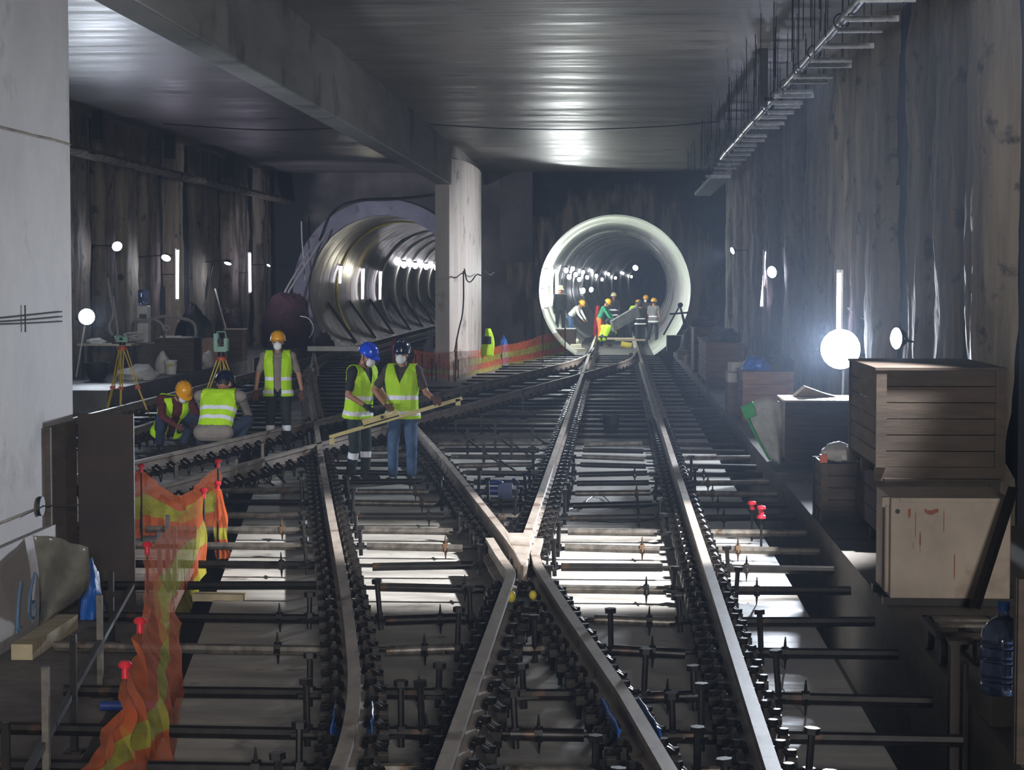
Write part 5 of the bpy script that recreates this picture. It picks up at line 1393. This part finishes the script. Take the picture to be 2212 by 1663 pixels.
# ================================================================== lamps
def tube_lamp(x, y, z0, z1, label, lean=0.0, e='tube_e', r=.028, grp=None, sx=1):
    t = thing('tube_lamp', label, 'lamp', (x, y, z0), 0, grp)
    hz = z1 - z0
    obj('housing', MB().box((.05 * sx, .02, hz / 2), (.03, .1, hz + .1)), M['white'], t)
    if abs(z0) > -1: obj('wall_arm', MB().cyl((.05 * sx, .02, hz * .5), (.62 * sx, .04, hz * .5), .012, n=6), M['black'], t)
    obj('tube', MB().cyl((0, 0, 0), (lean, 0, hz), r, n=10), M[e], t)
    obj('end_cap', MB().cyl((0, 0, -.05), (0, 0, .0), r * 1.2, n=10), M['white'], t)
    obj('end_cap', MB().cyl((lean, 0, hz), (lean, 0, hz + .05), r * 1.2, n=10), M['white'], t)
    return t
def flood_lamp(p, d, w, label, e='lamp_e', stand=None, grp=None, h=None, cat='lamp', wall=None):
    p = V(p); d = V(d).normalized(); h = h or w * .8
    t = thing('flood_lamp', label, cat, p, 0, grp)
    Mx = V((0, -1, 0)).rotation_difference(d).to_matrix()
    My = V((0, 0, 1)).rotation_difference(d).to_matrix()
    r = w / 2
    obj('housing', MB().lathe([(r * .97, -.01 * w), (r * 1.0, -.03 * w), (r * .95, -.2 * w), (r * .6, -.45 * w), (r * .3, -.55 * w), (0, -.56 * w)], (0, 0, 0), 20, My), M['black'], t)
    obj('lamp_face', MB().lathe([(0, .16 * w), (r * .45, .135 * w), (r * .8, .07 * w), (r * 1.0, -.005 * w)], (0, 0, 0), 20, My), M[e], t)
    mb = MB().tube([Mx @ V((-w * .6, w * .1, 0)), Mx @ V((-w * .6, w * .6, -h * .2)), Mx @ V((w * .6, w * .6, -h * .2)), Mx @ V((w * .6, w * .1, 0))], w * .035, 6)
    obj('bracket', mb, M['black'], t)
    if wall is not None:
        obj('wall_arm', MB().tube([Mx @ V((0, w * .6, -h * .2)), V((wall - p.x, .05, .02))], .014, 6), M['black'], t)
    if stand is not None:
        mb = MB().tube([V((0, 0, 0)) + Mx @ V((0, w * .5, -h * .2)), V((stand[0], stand[1], stand[2]))], .016, 6)
        obj('stand_pole', mb, M['white'], t)
    return t
tube_lamp(-11.3, 51, 2.1, 3.35, 'vertical tube lamp on the left wall, the one nearer to the survey tripods', .02, sx=-1)
tube_lamp(-11.3, 61.3, 2.22, 3.39, 'vertical tube lamp on the left wall, nearer the left tunnel', .0, sx=-1)
tube_lamp(3.45, 47.3, 1.97, 3.24, 'leaning tube lamp on the right wall, the farther one', .11)
tube_lamp(3.4, 30.6, 1.45, 2.69, 'vertical tube lamp standing just above the dazzling floodlight', .0)
WL, WR = -11.95, 3.85
flood_lamp((-11.1, 44, 3.33), (.4, -.75, -.35), .22, 'small round glare lamp high on the left wall, leftmost of the row', wall=WL)
flood_lamp((-11.0, 48.4, 3.12), (-.1, -.65, -.7), .22, 'small wall lamp between the water cooler and the tube lamp on the left wall', wall=WL)
flood_lamp((-11.0, 56.2, 3.05), (-.2, -.35, -.9), .2, 'small lamp shining down onto the pale pile behind the far tripod', wall=WL)
flood_lamp((-11.2, 64, 3.05), (-.3, -.5, -.7), .11, 'tiny lamp on the dim pile beside the left tunnel mouth', wall=WL)
flood_lamp((-11.27, 42, 1.80), (.35, -.9, .05), .34, 'bright floodlight low beside the near left pillar', 'flood_e', (-.3, .2, -1.3))
flood_lamp((3.12, 53.5, 3.36), (-.75, -.35, -.3), .18, 'farthest small lamp on the right wall beside the tunnel', wall=WR)
flood_lamp((3.3, 42.3, 2.75), (-.6, -.65, -.1), .24, 'small tilted lamp on the right wall above the crates', wall=WR)
flood_lamp((3.16, 22.6, 1.93), (-.8, -.35, .0), .24, 'shaded lamp on a stand behind the biggest crate', 'flood_e', (-.02, .02, -1.73))
flood_lamp((3.28, 29.2, 1.58), (-.3, -1, .02), .58, 'dazzling floodlight in front of the right wall piles', 'flood_e', (.05, .25, -1.38), h=.42)
def bulb_lamp(p, r, label, e, grp, wall):
    t = thing('bulkhead_lamp', label, 'lamp', p, 0, grp)
    obj('bulb', MB().ell((0, 0, 0), (r, r, r * 1.2), n=10), M[e], t)
    obj('base', MB().cyl((0, 0, r * 1.1), (0, 0, r * 1.7), r * .7, n=10), M['black'], t)
    obj('wall_arm', MB().tube([(0, 0, r * 1.6), (-wall, 0, r * 1.6)], r * .16, 6), M['black'], t)
    return t
def spot(name, p, tgt, power, ang, blend=.6, c=(1, 1, 1), size=.1):
    l = bpy.data.lights.new(name, 'SPOT'); l.energy = power; l.spot_size = math.radians(ang); l.spot_blend = blend
    l.color = c; l.shadow_soft_size = size
    o = bpy.data.objects.new(name, l); col.objects.link(o); o.location = p
    o.rotation_euler = (V(tgt) - V(p)).to_track_quat('-Z', 'Y').to_euler()
    return o
def area(name, p, tgt, power, sx, sy, c=(1, 1, 1)):
    l = bpy.data.lights.new(name, 'AREA'); l.shape = 'RECTANGLE'; l.size = sx; l.size_y = sy; l.energy = power; l.color = c
    o = bpy.data.objects.new(name, l); col.objects.link(o); o.location = p
    o.rotation_euler = (V(tgt) - V(p)).to_track_quat('-Z', 'Y').to_euler()
    return o
COOL = (.80, .88, 1.0); WARM = (1.0, .88, .74)
spot('main_flood', (3.15, 28.85, 1.6), (-3.6, 10, 1.0), 6500, 54, 1.0, COOL, .2)
spot('main_flood_halo_fill', (3.18, 28.8, 1.6), (0, 0, 4.6), 18000, 24, 1.0, COOL, .2)  # second spot added at the floodlight to strengthen its haze halo
spot('shaded_flood', (3.0, 22.5, 1.93), (-1, 20.6, 1.9), 120, 100, .9, COOL, .1)
spot('left_flood', (-11.0, 41.7, 1.8), (-6, 30, 1.6), 500, 100, .9, COOL, .12)
spot('wall_lamp_right', (3.0, 53.3, 3.3), (-4.0, 56.8, 1.7), 3000, 84, .9, (.95, .95, 1), .1)
spot('wall_lamp_left', (-10.8, 56.3, 3.05), (-8.3, 68.5, 4.4), 1500, 60, .9, (.8, .8, 1), .1)
spot('overhead_worklight', (4.15, 16.9, 5.75), (-.35, 18.0, 0), 12000, 43, .45, (.96, .97, 1), .12)
o = area('site_lights_behind', (2.6, -11, 5.0), (-7.5, 15, 2.0), 850, 3.0, 1.2, (1.0, .97, .95)); o.data.spread = math.radians(85)
area('ceiling_fill_left', (-8, 22, 1.2), (-8, 50, 6.6), 280, 1.2, .6, COOL)  # unseen area light added to brighten the left ceiling
spot('slab_fill_far', (3.2, 29.5, 5.7), (-.6, 27.5, 0), 3000, 66, .8, COOL, .15)  # added spot without a fixture, brightens the slab beyond the crossing
spot('ceiling_fill_mid', (2.75, 28.6, 1.5), (-2.2, 36, 6.2), 380, 125, 1.0, (.97, .98, 1), .2)  # added upward spot that lifts the ceiling, standing for floodlight spill
area('ceiling_fill_behind', (-1.5, -4, 1.0), (-2, 40, 10), 90, 1.6, .6, (1, .98, .95))  # unseen area light added behind the camera to lift the ceiling
# tunnel lamps
for Y, z0, z1, dx in ((70.2, 1.62, 2.95, .09), (76, 1.62, 3.0, .06), (82.5, 1.62, 3.0, .04)):
    tube_lamp(rx(Y) - 2.42, Y, z0, z1, 'bright vertical tube lamp inside the left edge of the right tunnel mouth', .02, 'tun_e', .05, 'tube lamps in the right tunnel', -1)
for k, Y in enumerate((88, 92, 97, 101, 106, 111, 117, 123, 130, 138, 147, 157, 168, 180)):
    bulb_lamp((rx(Y) - 2.2, Y, (3.0, 2.72, 3.12, 2.85, 2.6)[k % 5]), .1, 'small lamp in the glittering row deep inside the right tunnel', 'hoop_e', 'lamps deep in the right tunnel', .3)
flood_lamp((rx(95) + .85, 95, 3.15), (-.3, -.8, -.3), .26, 'single lamp at the upper right of the dark tunnel end', 'tun_e')
for Y in (106, 118):
    flood_lamp((rx(Y) - 2.0, Y, 2.0), (.6, -.8, -.1), .3, 'low lamp in the right tunnel behind the workers', 'tun_e', None, 'low lamps behind the tunnel workers')
for Y, z0, z1, lab in ((74.8, 2.45, 3.1, 'short tube lamp at the left edge of the left tunnel'), (81.5, 1.8, 3.03, 'brightest tube lamp in the left tunnel, second from the mouth'), (87.5, 1.72, 2.95, 'third tube lamp from the mouth of the left tunnel')):
    tube_lamp(lx(Y) - 2.43, Y, z0, z1, lab, .05, 'ltun_e', .05 if Y > 80 else .045, None, -1)
for k, Y in enumerate((94.5, 99.7, 105.3, 110.9, 116.7, 122.7, 129.2, 136.2, 143.7, 151.7)):
    bulb_lamp((lx(Y) - 2.12, Y, 3.3 - .012 * k), .13, 'bright lamp in the row along the ribbed left tunnel lining', 'hoop_e', 'lamps along the left tunnel', .3)
def pt(name, p, e, c=COOL, s=.15):
    l = bpy.data.lights.new(name, 'POINT'); l.energy = e; l.color = c; l.shadow_soft_size = s
    o = bpy.data.objects.new(name, l); col.objects.link(o); o.location = p
pt('tunnel_flood', (rx(78) - 1.7, 77, 2.8), 520, (.92, 1.0, .98))
pt('tunnel_flood_mouth', (rx(71) - 1.7, 72, 2.8), 650, (.92, 1.0, .98))
pt('left_tunnel_glow', (lx(79) - 1.9, 80, 2.7), 45, (1, .95, .75))
# ------------------------------------------------------------------ air and render settings
w = bpy.data.worlds.new('world'); scn.world = w; w.use_nodes = True
nt = w.node_tree
nt.nodes['Background'].inputs[0].default_value = (.05, .06, .08, 1); nt.nodes['Background'].inputs[1].default_value = .12
vs_ = nt.nodes.new('ShaderNodeVolumeScatter'); vs_.inputs['Color'].default_value = (.62, .76, 1, 1); vs_.inputs['Density'].default_value = .0014; vs_.inputs['Anisotropy'].default_value = .35
nt.links.new(vs_.outputs[0], nt.nodes['World Output'].inputs['Volume'])
scn.view_settings.view_transform = 'Standard'; scn.view_settings.look = 'None'; scn.view_settings.gamma = 1
scn.view_settings.exposure = 0.0
try: scn.view_settings.use_curve_mapping = False
except Exception: pass
cy = scn.cycles
cy.use_denoising = True
cy.use_adaptive_sampling = True; cy.adaptive_threshold = .07
cy.max_bounces = 5; cy.diffuse_bounces = 2; cy.glossy_bounces = 2; cy.transmission_bounces = 4; cy.transparent_max_bounces = 8; cy.volume_bounces = 0
cy.sample_clamp_indirect = 6; cy.sample_clamp_direct = 0
cy.caustics_reflective = False; cy.caustics_refractive = False
